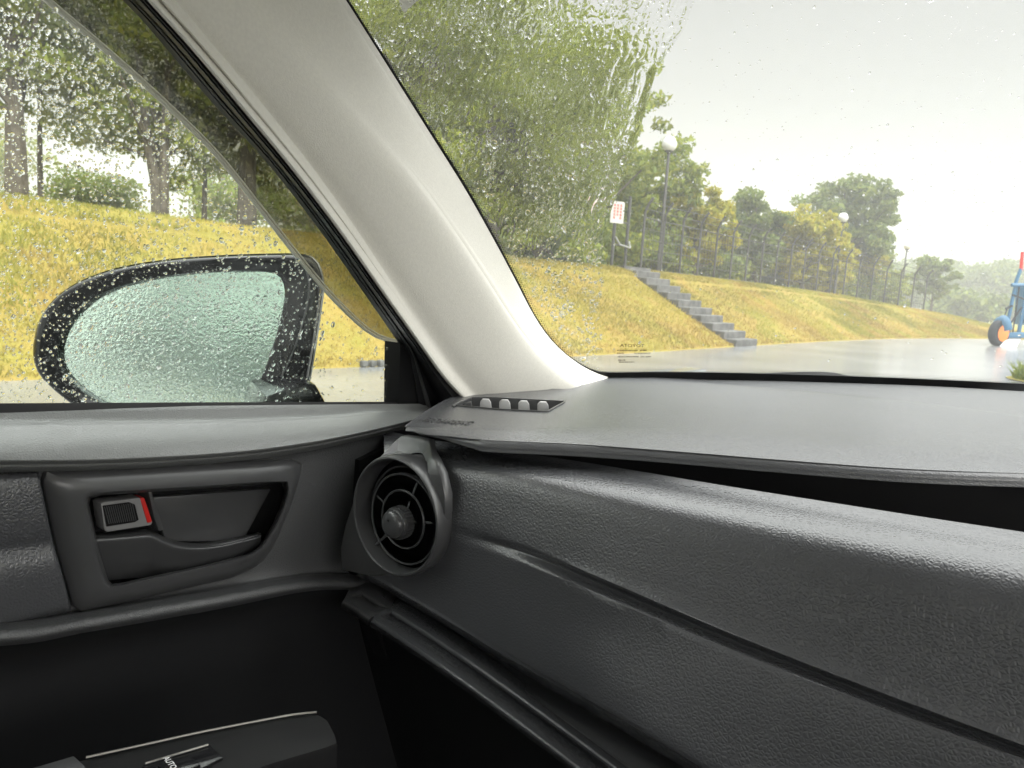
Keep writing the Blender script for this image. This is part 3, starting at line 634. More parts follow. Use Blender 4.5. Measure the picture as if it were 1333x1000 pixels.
# ---------------------------------------------------------------- rest of the shell (roof, far side, tail, bonnet)
def roofrow(y, z): return [Vector((x, y, z-.09*((x-XC)/.72)**4-.0*x)) for x in np.linspace(-.46, .96, 28)]
shell('headliner', [roofrow(.44, 1.405), roofrow(.40, 1.43), roofrow(.2, 1.47), roofrow(-.4, 1.50), roofrow(-1.2, 1.49), roofrow(-2.0, 1.44)], m_head, car, (0, 0, .02), 2)
shell('roof_panel', [[p+Vector((0, 0, .03)) for p in roofrow(.47, 1.40)], [p+Vector((0, 0, .03)) for p in roofrow(.2, 1.47)], [p+Vector((0, 0, .03)) for p in roofrow(-.4, 1.50)], [p+Vector((0, 0, .03)) for p in roofrow(-1.2, 1.49)], [p+Vector((0, 0, .03)) for p in roofrow(-2.1, 1.43)]], m_body, car, (0, 0, .01), 2)
def side(name, x, zz, y0, y1, m_): return box(name, (x, (y0+y1)/2, (zz[0]+zz[1])/2), (.04, y1-y0, zz[1]-zz[0]), m_, car, .006)
side('right_door', 1.02, (.28, 1.0), -2.3, .85, m_door)
side('outer_skin', -.565, (.22, .985), -2.4, 1.3, m_body)
side('outer_skin', 1.08, (.22, .985), -2.4, 1.3, m_body)
prism('centre_pillar', [(door_x(.95)-.01, -.80, .95), (door_x(.95)-.01, -.68, .95), (door_x(1.44)-.01, -.72, 1.45), (door_x(1.44)-.01, -.82, 1.45)], (.03, 0, 0), m_frit, car)
prism('centre_pillar', [(1.03, -.80, .95), (1.03, -.68, .95), (.93, -.72, 1.45), (.93, -.82, 1.45)], (-.03, 0, 0), m_frit, car)
prism('right_pillar', [(.96, .80, 1.0), (.96, .66, 1.0), (.90, .12, 1.44), (.88, .22, 1.44)], (-.05, .03, 0), m_pillar, car)
box('tail_panel', (.25, -2.35, .65), (1.6, .06, .75), m_door, car)
prism('rear_window', [(-.38, -2.35, 1.02), (.88, -2.35, 1.02), (.80, -2.0, 1.42), (-.30, -2.0, 1.42)], (0, -.004, 0), m_glass, car)
box('rear_seat', (.25, -1.55, .55), (1.3, .55, .35), m_carpet, car, .05); box('rear_seat_back', (.25, -1.85, .85), (1.3, .16, .6), m_carpet, car, .05)
br = [[Vector((x, y, z-.07*((x-XC)/.8)**2)) for x in np.linspace(-.5, 1.0, 24)] for y, z in ((1.05, .965), (1.3, .95), (1.7, .90), (2.0, .80), (2.08, .68), (2.1, .3))]
shell('bonnet', br, m_body, car, (0, 0, -.02), 3)
wb = [onWS(*p, -.012) for p in spline([(960, 494), (1010, 489.5), (1080, 489), (1120, 496), (1250, 507)], 24)]
tube('wiper_blade', wb, .0045, m_rubber, car, 6)

# ================================================================== OUTSIDE
m_road = mat('wet_asphalt', (.17, .171, .172), .20, 1.0, bump=('noise', 45, .12, .006), var=(.7, (.25, .25, .25), .35, .7))
m_bank = mat('dry_grass_soil', (.30, .22, .06), .95, .1, bump=('noise', 14, .8, .08), var=(1.6, (.26, .22, .05), .40, .62))
m_field = mat('far_grass', (.16, .18, .05), .95, .1, var=(.3, (.26, .22, .07), .35, .65))
m_conc = mat('weathered_concrete', (.15, .147, .14), .7, .3, bump=('noise', 30, .5, .01), var=(5, (.08, .08, .075), .35, .65))
m_bark = mat('wet_bark', (.075, .062, .048), .8, .3, bump=('noise', 25, .9, .03), var=(7, (.13, .11, .085), .4, .65))
m_steel = mat('weathered_steel', (.085, .083, .078), .55, .5, metal=.5)
m_globe = mat('opal_globe', (.58, .58, .57), .25, .5)
m_sign = mat('sign_board', (.50, .48, .45), .5, .4)
m_blue = mat('blue_paint', (.03, .12, .22), .35, .5); m_orange = mat('orange_paint', (.75, .20, .02), .4, .5); m_tyre = mat('tyre_rubber', (.015, .017, .02), .7, .3)
m_silver = mat('silver_sheet', (.45, .45, .44), .4, .5, metal=.7)
lf_mid = leafmat('leaf_olive', [(.115, .16, .020), (.21, .255, .030), (.29, .30, .036), (.16, .21, .025)])
lf_yel = leafmat('leaf_yellow_green', [(.24, .25, .02), (.38, .36, .026), (.46, .38, .03), (.28, .30, .025)])
lf_dark = leafmat('leaf_deep_green', [(.08, .12, .03), (.15, .20, .04), (.20, .23, .045), (.10, .14, .035)])
lf_rust = leafmat('russet_blade', [(.34, .25, .065), (.40, .295, .085), (.32, .24, .055)], .3)
lf_grass = leafmat('grass_blade', [(.30, .25, .05), (.38, .31, .06), (.28, .255, .05), (.42, .345, .09)], .3)
lf_ygreen = leafmat('yellow_green_blade', [(.24, .25, .04), (.30, .285, .05), (.34, .30, .055)], .3)
lf_green = leafmat('fresh_grass_blade', [(.16, .22, .03), (.22, .28, .04), (.28, .30, .05)], .35)

edge_px = [(-60, 505), (0, 497), (200, 487), (330, 482), (517, 476), (700, 468.5), (857, 461.5), (925, 455), (991, 448.5), (1100, 443), (1200, 441.5), (1290, 441.5)]
E = np.array([tuple(onZ(x, y, 0))[:2] for x, y in edge_px])
# smooth fit of the road edge, extended both ways
t = np.r_[0, np.cumsum(np.linalg.norm(np.diff(E, axis=0), axis=1))]; cx_, cy_ = np.polyfit(t, E[:, 0], 3), np.polyfit(t, E[:, 1], 3)
ts = np.linspace(0, t[-1], 140); EP = np.stack([np.polyval(cx_, ts), np.polyval(cy_, ts)], 1)
d0, d1 = EP[0]-EP[1], EP[-1]-EP[-2]; d0 /= np.linalg.norm(d0); d1 /= np.linalg.norm(d1)
EP = np.r_[[EP[0]+d0*s for s in np.arange(60, .3, -.6)], EP, [EP[-1]+d1*s for s in np.arange(.5, 26, .6)]]
SE = np.r_[0, np.cumsum(np.linalg.norm(np.diff(EP, axis=0), axis=1))]
TG = np.gradient(EP, axis=0); TG /= np.linalg.norm(TG, axis=1)[:, None]; LN = np.stack([-TG[:, 1], TG[:, 0]], 1)     # left normal, away from the road
def near(x, y):
    d = (EP[:, 0]-x)**2+(EP[:, 1]-y)**2; i = int(np.argmin(d)); q = np.array([x, y])-EP[i]; return SE[i], float(q@LN[i]), i
s_step = near(*tuple(onZ(967, 450, 0))[:2])[0]; s_end = near(*tuple(onZ(1290, 441.5, 0))[:2])[0]; s0 = near(*tuple(onZ(0, 497, 0))[:2])[0]
LB = 2.9
def H(s): return float(np.interp(s, [s0-30, s0, s0+3.5, s_step, s_step+8, s_end-6, s_end+3, s_end+9], [1.8, 1.69, 1.58, 1.53, 1.45, 1.30, .75, .1]))
def prof(u):
    if u <= 0: return 0.0
    k = .10
    if u < k: return u*u/(2*k)*1.0
    if u < 1-k: return (u-k/2)
    if u < 1+k: q = (1+k-u); return 1-k/2*1.0-(q*q)/(4*k)+(k/2)*1.0
    return 1.0
def terr(x, y):
    s, d, i = near(x, y); return terr_sd(s, d)
def terr_sd(s, d): return .02+H(s)*prof(d/LB)+.012*max(0, min(d-LB, 40))*(1 if s < s_end else .3)

ground = tag(mobj('ground', [(-290, -290, -.06), (290, -290, -.06), (290, 290, -.06), (-290, 290, -.06)], [(0, 1, 2, 3)], m_field, None, False), kind='structure')
# wet road: from the bank's foot across to the far side
ri = range(0, len(EP), 3); rv = []; rf = []
offs = [.45, -1, -3, -6, -12, -26]
for i in ri:
    for o in offs: p = EP[i]+LN[i]*o; rv.append((p[0], p[1], 0.0))
b = len(offs)
for a in range(len(ri)-1):
    for k in range(b-1): rf.append((a*b+k, a*b+k+1, (a+1)*b+k+1, (a+1)*b+k))
road = tag(mobj('road', rv, rf, m_road, None, False), kind='structure')
# grass bank and plateau
dl = np.r_[np.linspace(0, 3.6, 22), 4.2, 5, 6, 7.5, 9.5, 12, 16, 22, 32, 48, 70, 100]; bv = []; bf = []
for i in range(len(EP)):
    for d in dl:
        p = EP[i]+LN[i]*d; nz_ = .06*(vnoise(np.array(p[0]*.8), np.array(p[1]*.8), 3)-.5)*min(1, d*2); bv.append((p[0], p[1], terr_sd(SE[i], d)+float(nz_)-(.05 if d == 0 else 0)))
b = len(dl)
for a in range(len(EP)-1):
    for k in range(b-1): bf.append((a*b+k, (a+1)*b+k, (a+1)*b+k+1, a*b+k+1))
bank = tag(mobj('grass_bank', bv, bf, m_bank, None, True), kind='structure')
bank.data.polygons.foreach_set('use_smooth', [True]*len(bank.data.polygons))
# short dry grass on it
def blades(name, X, Y, Zg, hmin, hmax, wd, m_, lean=.5):
    n = len(X); h = rng.uniform(hmin, hmax, n); a = rng.uniform(0, 2*np.pi, n); la = rng.uniform(0, 2*np.pi, n); ll = h*rng.uniform(.1, lean, n)
    base = np.stack([X, Y, Zg], 1); sx_ = np.stack([np.cos(a), np.sin(a), 0*a], 1)*(wd*rng.uniform(.6, 1.3, n))[:, None]
    tip = base+np.stack([np.cos(la)*ll, np.sin(la)*ll, h], 1); mid = base+(tip-base)*.55-np.stack([np.cos(la)*ll*.12, np.sin(la)*ll*.12, -h*.06], 1)
    V = np.stack([base-sx_, base+sx_, mid+sx_*.8, tip, mid-sx_*.8], 1).reshape(-1, 3)
    return npmesh(name, V, np.arange(n*5).reshape(n, 5), m_)
def scatter(n, s_lo, s_hi, d_lo, d_hi, dpow=1.0):
    s = rng.uniform(s_lo, s_hi, n); d = d_lo+(d_hi-d_lo)*rng.random(n)**dpow; i = np.clip(np.searchsorted(SE, s), 0, len(EP)-1)
    P = EP[i]+LN[i]*d[:, None]+TG[i]*(s-SE[i])[:, None]; return s, d, P
sg, dg, PG = scatter(210000, s0-3, s_end+6, .08, 4.6, 1.0)
pg = np.array([prof(min(q, 30)/LB) for q in dg]); hh = np.interp(sg, SE, [H(s) for s in SE]); zg = .02+hh*pg+.012*np.maximum(0, dg-LB)
tone = vnoise(PG[:, 0]*.45, PG[:, 1]*.45, 5)*.6+vnoise(PG[:, 0]*1.7, PG[:, 1]*1.7, 6)*.4+.20*(pg-.75)
on_steps = (np.abs(sg-s_step) < .53) & (dg < 3.2); gr = (tone > .60) & ~on_steps; ye = (tone <= .60) & ~on_steps; ru = ye & (vnoise(PG[:, 0]*.6, PG[:, 1]*.6, 15)*.55+vnoise(PG[:, 0]*2.3, PG[:, 1]*2.3, 16)*.45-.30*pg > .40); ye = ye & ~ru
tag(blades('dry_grass', PG[ye, 0], PG[ye, 1], zg[ye]-.01, .025, .085, .0065, lf_grass, 1.1), 'short dry yellow grass covering the roadside bank', 'grass', kind='stuff')
tag(blades('green_grass', PG[gr, 0], PG[gr, 1], zg[gr]-.01, .025, .09, .0065, lf_ygreen, 1.1), 'greener tufts of grass scattered over the yellow bank', 'grass', kind='stuff')
tag(blades('russet_grass', PG[ru, 0], PG[ru, 1], zg[ru]-.01, .02, .08, .0075, lf_rust, 1.2), 'russet withered grass on the lower bank', 'grass', kind='stuff')
# verge at the lower right corner of the windshield
vc = onZ(1368, 497, 0); nV = 2600; aa = rng.uniform(0, 6.283, nV); rr2 = np.sqrt(rng.random(nV))
VX = vc.x+.35+rr2*np.cos(aa)*.9; VY = vc.y-.1+rr2*np.sin(aa)*.85
tag(blades('verge_grass', VX, VY, np.zeros(nV), .10, .34, .012, lf_green, .8), 'bright green tuft of verge grass at the road side near the windshield corner', 'grass', kind='stuff')
tag(mobj('verge', [(vc.x+.35+1.0*math.cos(k*.3927), vc.y-.1+1.0*math.sin(k*.3927), .012) for k in range(16)], [tuple(range(16))], m_field, None, False), kind='structure')
# low pale kerb stones at the bank's foot beside the mirror
ki = near(*tuple(onZ(497, 476, 0))[:2])
kb = empty('kerb_stones', (0, 0, 0)); tag(kb, 'short run of pale kerb stones at the foot of the bank beside the door mirror', 'kerb')
for k in range(4):
    p = EP[ki[2]]+TG[ki[2]]*(k-1.5)*.12+LN[ki[2]]*.05; box('stone', (p[0], p[1], .04), (.075, .08, .07), m_conc, kb, .012)

# ---------------------------------------------------------------- concrete steps
i0 = near(*tuple(onZ(967, 450, 0))[:2])[2]; o0 = EP[i0]; tx = TG[i0]; nx = LN[i0]
stairs = tag(empty('staircase', (o0[0], o0[1], 0)), 'weathered concrete steps climbing the grass bank to the fence gate', 'steps')
NSTEP = 10; tr = LB/NSTEP; hs = H(s_step)
def obox(cen, half, ax, ay):
    V = []
    for k in (-1, 1):
        for j in (-1, 1):
            for i in (-1, 1): q = np.array(cen[:2])+ax*i*half[0]+ay*j*half[1]; V.append((q[0], q[1], cen[2]+k*half[2]))
    return V, [(0, 1, 3, 2), (4, 6, 7, 5), (0, 4, 5, 1), (2, 3, 7, 6), (0, 2, 6, 4), (1, 5, 7, 3)]
for k in range(NSTEP):
    c = o0+nx*(k*tr+tr*.5+.05); zt = .0+hs*(k+1)/NSTEP; V_, F_ = obox((c[0], c[1], zt-.13), (.57, tr*.5+.015, .13), tx, nx)
    o = mobj('step', V_, F_, m_conc, None, False); bev(o, .012, 1); keep(o, stairs)
c = o0+nx*(LB+.55); V_, F_ = obox((c[0], c[1], hs+.03), (.62, .5, .06), tx, nx); keep(mobj('landing', V_, F_, m_conc, None, False), stairs)

# ---------------------------------------------------------------- fence on the crest, gate, sign, lamps
DF = LB+.75
def crest(s, d=DF):
    i = int(np.clip(np.searchsorted(SE, s), 0, len(EP)-1)); p = EP[i]+LN[i]*d+TG[i]*(s-SE[i]); return Vector((p[0], p[1], terr_sd(s, d)-.03)), Vector((*TG[i], 0)), Vector((*LN[i], 0))
fence = tag(empty('wire_fence', crest(s_step+1)[0]), 'grey wire fence with bent-topped posts along the top of the bank', 'fence')
FS = np.arange(s_step+1.3, s_end+1.5, 1.05)
pt = [Vector((0, 0, 0)), Vector((0, 0, 1.45)), Vector((0, 0, 1.55)), Vector((-.08, .0, 1.75)), Vector((-.20, .0, 1.92))]
V_, F_ = tubev(pt, .036, 7); pm = mobj('post', V_, F_, m_steel, None); PM = pm.data; bpy.data.objects.remove(pm)
for s in FS:
    p, tg_, ln = crest(s); o = bpy.data.objects.new('post', PM); col.objects.link(o)
    o.location = p-fence.location; o.parent = fence; o.rotation_euler = (0, 0, math.atan2(ln.y, ln.x)+random.uniform(-.15, .15))
for h in (.10, .36, .62, .88, 1.14, 1.42, 1.62, 1.80):
    off = 0 if h < 1.5 else -(h-1.5)*.6
    keep(tube('wire', [crest(s, DF+off)[0]+Vector((0, 0, h+.01*math.sin(s*2.1))) for s in FS],   .016 if h in (.10, 1.42) else .010, m_steel, None, 5), fence)
# diagonal mesh wires on the nearer bays
dw = []
for a, b_ in zip(FS[:22], FS[1:23]):
    for q in np.linspace(0, 1, 7)[:-1]:
        p0 = crest(a+(b_-a)*q)[0]; p1 = crest(a+(b_-a)*(q+1/6.))[0]
        dw.append(tubev([p0+Vector((0, 0, .1)), p0+Vector((0, 0, 1.42))], .005, 4, False))
V_, F_ = merge(dw); keep(tag(mobj('mesh_wires', V_, F_, m_steel), kind='stuff'), fence)
g0, tg_, ln = crest(s_step-.10); g1 = crest(s_step+.52)[0]
gate = tag(empty('gate', g0), 'dark steel gate frame with a handrail at the top of the steps', 'gate')
for p in (g0, g1): keep(tube('post', [p, p+Vector((0, 0, 1.85 if p is g1 else 1.25))], .042, m_steel, None, 8), gate)
for h in (1.18, .62): keep(tube('rail', [g0+Vector((0, 0, h)), g1+Vector((0, 0, h))], .02, m_steel, None, 6), gate)
keep(tube('handrail', [g0+Vector((0, 0, .80))-ln*.05, g0.lerp(g1, .2)+Vector((0, 0, .62))-ln*.12, g1+Vector((0, 0, .58))-ln*.12, g1+Vector((0, 0, .74))-ln*.06], .022, m_silver, None, 7), gate)
sp_ = g0+Vector((0, 0, 1.38))-ln*.06-tg_*.02
V_, F_ = obox((sp_.x, sp_.y, sp_.z), (.19, .012, .26), np.array(tg_[:2])*.9+np.array(ln[:2])*-.43, np.array(ln[:2])*.9+np.array(tg_[:2])*.43)
sign = tag(mobj('notice_board', V_, F_, m_sign, None, False), 'white notice board with red writing on the gate post', 'sign'); bev(sign, .004, 1)
m_redp = mat('faded_red_print', (.45, .06, .04), .6, .2)
axs = (Vector(V_[1])-Vector(V_[0])).normalized(); fo = -(Vector(V_[2])-Vector(V_[0])).normalized()*.0145
tl = []
for cx2 in (-.09, 0.0, .09):
    for k in range(5):
        if cx2 == 0 and k == 4: continue
        c = sp_+axs*cx2+Vector((0, 0, .17-k*.075))+fo
        for a2, b2, w2, h2 in ((0, .018, .06, .014), (0, -.016, .06, .014), (-.012, 0, .014, .05), (.014, 0, .014, .056)):
            q = c+axs*a2+Vector((0, 0, b2)); tl.append(([q+axs*(i_*w2/2)+Vector((0, 0, j_*h2/2)) for i_, j_ in ((-1, -1), (1, -1), (1, 1), (-1, 1))], [(0, 1, 2, 3)]))
V_, F_ = merge(tl); o = tag(mobj('red_lettering', V_, F_, m_redp, None, False), kind='stuff'); o.parent = sign
def lamp(pos, h, label):
    L0 = tag(empty('street_lamp', pos), label, 'street lamp', 'globe lamps behind the fence')
    lathe('pole', [(.075, -.2), (.075, .25), (.058, .32), (.050, 1.5), (.042, h-.42), (.07, h-.40), (.085, h-.36), (.085, h-.33)], (0, 0, 0), (0, 0, 1), m_steel, L0, 12)
    g = lathe('globe', [(.001, h-.36)]+[(.215*math.sin(a), h-.15-.215*math.cos(a)) for a in np.linspace(.25, 1.85, 9)]+[(.19, h-.08), (.16, h), (.10, h+.05), (.001, h+.065)], (0, 0, 0), (0, 0, 1), m_globe, L0, 20)
    lathe('fitter', [(.11, h-.37), (.12, h-.33), (.10, h-.30)], (0, 0, 0), (0, 0, 1), m_steel, g, 14); return L0
def gnd(px, py, dpt):                              # a spot of ground seen at that column, dpt metres deep
    p = atD(px, py, dpt); return Vector((p.x, p.y, terr(p.x, p.y)))
def height_to(pos, px, py):                        # height of a thing at pos whose top shows at that pixel
    d = ray(px, py); k = math.hypot(pos.x-CAM.x, pos.y-CAM.y)/math.hypot(d.x, d.y); return CAM.z+d.z*k-pos.z
for px, py, dpt, tp, lab in ((857, 352, 22.5, (873, 181), 'tall globe lamp on a grey pole beside the steps'), (1086, 381, 34, (1097, 279), 'globe lamp half hidden in the yellow-green trees along the fence'), (1172, 391, 46, (1180, 317), 'farthest globe lamp rising above the fence near its end')):
    p = gnd(px, py, dpt); lamp(p, height_to(p, *tp), lab)

# ---------------------------------------------------------------- trees
def leaves(cl, n, size, flat=.6):
    """cl: list of (centre, radius); leaf quads spread through every clump"""
    w_ = np.array([r**2 for _, r in cl]); idx = rng.choice(len(cl), n, p=w_/w_.sum()); C = np.array([tuple(c) for c, _ in cl])[idx]; Rr = np.array([r for _, r in cl])[idx]
    d = rng.normal(size=(n, 3)); d /= np.linalg.norm(d, axis=1)[:, None]; P = C+d*(Rr*rng.random(n)**.45)[:, None]*np.array([1, 1, flat])
    s = size*rng.uniform(.55, 1.35, n)[:, None]; a = rng.normal(size=(n, 3)); a /= np.linalg.norm(a, axis=1)[:, None]
    b_ = np.cross(a, rng.normal(size=(n, 3))); b_ /= np.linalg.norm(b_, axis=1)[:, None]
    V = np.stack([P-a*s, P+b_*s*.45-a*s*.1, P+a*s, P-b_*s*.45-a*s*.1], 1).reshape(-1, 3); return V, np.arange(n*4).reshape(n, 4)
def tree(name, pos, h, crown, nl, lsize, lmat, label, cat='tree', group=None, trunk=.16, stems=1, lean=(0, 0), nclump=85, low=.35, branchy=16, cr_=.19):
    """crown=(rx, rz) half sizes in metres; low = start of the crown as a share of the height"""
    T = tag(empty(name, pos), label, cat, group); rx, rz = crown; zc = h-rz; cl = []
    top = Vector((lean[0], lean[1], zc))
    for k in range(nclump):
        d = Vector((random.gauss(0, 1), random.gauss(0, 1), random.gauss(0, 1))).normalized()*random.random()**.42
        c = Vector((top.x+d.x*rx*.82, top.y+d.y*rx*.82, zc+d.z*rz*.86)); cl.append((c, cr_*rx*random.uniform(.6, 1.25)))
    V, Q = leaves(cl, nl, lsize); npmesh('crown', V, Q, lmat, T)
    parts = []
    for k in range(stems):
        a = 2*math.pi*k/stems+random.random(); sp0 = Vector((math.cos(a), math.sin(a), 0))*(trunk*.9 if stems > 1 else 0); out = sp0*(4.5 if stems > 1 else 0)
        pts = [sp0+Vector((0, 0, -.2)), sp0*1.2+Vector((0, 0, .25*h*low*2)), out*.6+Vector((top.x*.5, top.y*.5, h*low*1.1)), out+Vector((top.x*.9, top.y*.9, zc)), out+Vector((top.x, top.y, h-rz*.5))]
        parts.append(tubev([Vector(p) for p in spline([tuple(p) for p in pts], 14)], list(np.linspace(trunk, trunk*.25, 14)), 8))
        for c, r in random.sample(cl, min(len(cl), max(4, branchy//stems))):
            kz = min(.95, max(low, (c.z-rz*.5)/h)); st = out*.7*kz+Vector((top.x*kz, top.y*kz, h*kz*.9)); mid = st.lerp(c, .5)+Vector((0, 0, -.05*h*random.random()))
            parts.append(tubev([st, mid, c], [trunk*.34, trunk*.2, trunk*.07], 5))
    V, F = merge(parts); mobj('trunk', V, F, m_bark, T); return T
GT = 'trees on the bank'
def T_(px, py, dpt, topxy, crown_px, nl, ls, lm, lab, crz=None, **k):
    p = gnd(px, py, dpt); h = height_to(p, *topxy); sc = dpt/FPX; tx_ = atD(topxy[0], topxy[1], dpt)
    rx = crown_px*sc; k.setdefault('group', GT)
    return tree(k.pop('name', 'tree'), p, h, (rx, crz*sc if crz else h*.33), nl, ls, lm, lab, lean=((tx_.x-p.x)*.7, (tx_.y-p.y)*.7), **k)
# seen through the side window
T_(22, 258, 12.5, (10, -190), 150, 11000, .075, lf_mid, 'broad tree with a pale leaning trunk at the far left of the side window', trunk=.20, crz=170, low=.3)
T_(53, 256, 14, (56, -120), 90, 4500, .08, lf_mid, 'slender straight tree with a thin dark trunk beside the broad left tree', trunk=.06, crz=120, low=.5)
T_(208, 276, 13.5, (195, -130), 175, 13000, .075, lf_mid, 'multi-stemmed tree with forking trunks above the door mirror', trunk=.11, stems=4, crz=185, low=.25)
T_(266, 283, 15, (268, -60), 70, 3500, .08, lf_mid, 'thin-trunked young tree just right of the forking tree', trunk=.06, crz=150, low=.4)
T_(321, 292, 14.5, (330, -140), 130, 9000, .08, lf_mid, 'straight sturdy trunked tree beside the window pillar', trunk=.20, crz=190, low=.35)
T_(118, 268, 17, (118, 222), 62, 5000, .07, lf_green, 'bright green rounded bush behind the grass crest', cat='bush', name='bush', group='bushes on the bank', trunk=.05, crz=30, low=.1, cr_=.4)
T_(300, 285, 26, (300, 222), 80, 5000, .10, lf_green, 'pale green hedge mass behind the thin trunks', cat='bush', name='bush', group='bushes on the bank', trunk=.05, crz=34, low=.1, cr_=.4)
for k, (x, tp, wd, dp) in enumerate(((735, 300, 60, 23), (790, 285, 60, 25), (845, 290, 50, 27), (640, 290, 60, 22))):
    T_(x, 352, dp, (x, tp), wd, 4200, .10, lf_mid if k % 2 else lf_dark, ['shrub behind the wet glass left of the gate', 'leafy shrub right behind the notice board', 'shrub between the gate and the tall lamp', 'shrub at the foot of the streaked broad tree'][k], cat='shrub', name='shrub', group='shrubs behind the fence', trunk=.04, crz=36, low=.1, nclump=34, cr_=.4)
# big crowns through the wet windshield
T_(560, 330, 14, (540, -260), 190, 17000, .085, lf_mid, 'large leafy tree filling the rain-streaked corner of the windshield', trunk=.24, crz=330, low=.25, nclump=130)
T_(640, 338, 16, (700, -190), 190, 19000, .09, lf_mid, 'broad yellowish tree behind the rain-streaked middle of the windshield', trunk=.22, crz=290, low=.2, nclump=130)
T_(745, 345, 24.5, (800, -75), 118, 14000, .11, lf_mid, 'tall tree whose branches reach out over the lamp towards the sky', trunk=.20, crz=225, low=.2, nclump=120)
T_(700, 350, 21, (700, 150), 130, 8000, .10, lf_dark, 'dark low tree behind the wet glass left of the notice board', trunk=.14, crz=110, low=.15, nclump=90)
T_(835, 350, 28, (850, 155), 100, 13000, .11, lf_mid, 'leafy green tree directly behind the tall globe lamp', trunk=.15, crz=100, low=.15, nclump=100)
T_(905, 360, 28, (908, 215), 66, 9500, .11, lf_yel, 'yellow-green tree right of the tall globe lamp', trunk=.13, crz=72, low=.15)
T_(985, 366, 33, (984, 234), 46, 8000, .13, lf_dark, 'narrow dark pointed tree between the two yellow-green trees', trunk=.10, crz=68, low=.15, nclump=80, cr_=.3)
T_(1045, 374, 34, (1050, 258), 66, 9500, .13, lf_yel, 'rounded yellow-green tree left of the half hidden lamp', trunk=.12, crz=58, low=.15)
T_(1100, 380, 42, (1108, 214), 82, 12000, .15, lf_dark, 'big grey-green spreading tree standing out against the sky', trunk=.18, crz=74, low=.2, nclump=110, cr_=.17)
T_(1132, 384, 43, (1130, 316), 34, 2600, .15, lf_yel, 'small yellowing tree below the big spreading tree', trunk=.10, crz=32, low=.15)
T_(1215, 393, 52, (1220, 326), 36, 2600, .18, lf_dark, 'lone dim tree near the end of the fence', trunk=.10, crz=34, low=.15)
for x, tp, wd, dp, lm, lab in ((948, 268, 46, 34, lf_mid, 'mid green tree between the lamp tree and the narrow pointed tree'), (1014, 276, 44, 37, lf_mid, 'green tree filling the gap right of the narrow pointed tree'), (1082, 290, 44, 38, lf_yel, 'yellow-green tree behind the half hidden lamp'), (1152, 322, 40, 50, lf_mid, 'soft green tree right of the big spreading tree')):
    T_(x, 372, dp, (x, tp), wd, 6500, .13, lm, lab, trunk=.11, crz=52, low=.15)
for k, (x, tp, wd) in enumerate(((865, 322, 38), (925, 318, 44), (960, 322, 40), (1010, 330, 44), (1075, 342, 40), (1120, 352, 34), (1165, 362, 30))):
    T_(x, 365, 27+k*3.2, (x, tp), wd, 2400, .12, lf_dark if k % 2 else lf_mid, ['low shrub behind the fence at the foot of the tall lamp', 'dense shrub behind the fence right of the tall lamp', 'dark shrub behind the fence under the narrow pointed tree', 'leafy shrub behind the fence under the rounded tree', 'shrub at the foot of the half hidden lamp', 'shrub under the small yellowing tree', 'far shrub behind the crowded fence posts'][k], cat='shrub', name='shrub', group='shrubs behind the fence', trunk=.04, crz=24, low=.1, nclump=22, cr_=.42)
for k, (x, tp, wd) in enumerate(((1150, 332, 42), (1190, 330, 42), (1238, 330, 40), (1278, 333, 40), (1318, 336, 42), (1362, 338, 44), (1262, 380, 30), (1110, 340, 42), (1060, 335, 42), (1172, 340, 46), (1214, 341, 46), (1258, 340, 46), (1298, 342, 46), (1340, 343, 46))):
    p = atD(x, 400, 100+6*(k % 3)-(30 if k == 6 else 0)); p = Vector((p.x, p.y, -.06)); sc = .1
    tree('far_tree', p, height_to(p, x, tp), (wd*sc*1.35, height_to(p, x, tp)*.48), 3600, .36, lf_dark, ['hazy far tree behind the big spreading tree', 'hazy far tree behind the last lamp', 'hazy far tree above the end of the fence', 'hazy far tree above the end of the bank', 'hazy far tree just left of the blue machine', 'hazy far tree behind the blue machine', 'low hazy thicket at the end of the bank', 'hazy far tree behind the small yellowing tree', 'hazy far tree behind the rounded yellow-green tree', 'lower hazy tree left of the last lamp', 'lower hazy tree right of the last lamp', 'lower hazy tree past the end of the fence', 'lower hazy tree beyond the end of the bank', 'lower hazy tree at the machine mast'][k], group='hazy trees in the distance', trunk=.25, low=.15, nclump=70, cr_=.26)
# more distant woodland seen between the trunks on the left
for k, (x, tp, dpt) in enumerate(((-40, 120, 40), (480, 200, 38), (600, 210, 40), (420, 180, 36))):
    T_(x, 262+x*.1, dpt, (x, tp), 110, 4200, .16, lf_mid, ['farther tree at the left edge of the side window', 'farther tree behind the window pillar', 'farther tree behind the wet glass', 'farther tree behind the pillar base'][k], trunk=.14, crz=85, low=.2)

# ---------------------------------------------------------------- blue machine at the right edge
bp = onZ(1310, 451, 0); mach = tag(empty('blue_machine', bp), 'blue machine with orange wheel hub and slanted mast at the right edge of the road', 'machine')
sc = depth(bp)/FPX
def mp(px, py, off=0.0):                         # point on the machine's upright front plane, local coordinates
    n = Vector((_f.x, _f.y, 0)).normalized(); return onP(px, py, bp+n*off, n)-bp
side_ = Vector((_r0.x, _r0.y, 0)); fw = Vector((_f.x, _f.y, 0)).normalized()
def wheel(cx3, rad):
    vw = Vector((bp.x, bp.y, 0)).normalized(); ax = (vw.cross(Vector((0, 0, 1)))*.84-vw*.54).normalized()
    wl = lathe('wheel', [(.10, -.12), (rad*.6, -.14), (rad*.9, -.13), (rad, -.09), (rad, .09), (rad*.9, .13), (rad*.6, .14), (.10, .12)], cx3, ax, m_tyre, mach, 28)
    lathe('hub', [(.01, -.13), (rad*.25, -.135), (rad*.30, -.15), (rad*.52, -.145), (rad*.64, -.155), (rad*.64, .155), (rad*.3, .18), (.01, .19)], cx3, ax, m_orange, wl, 20); return wl
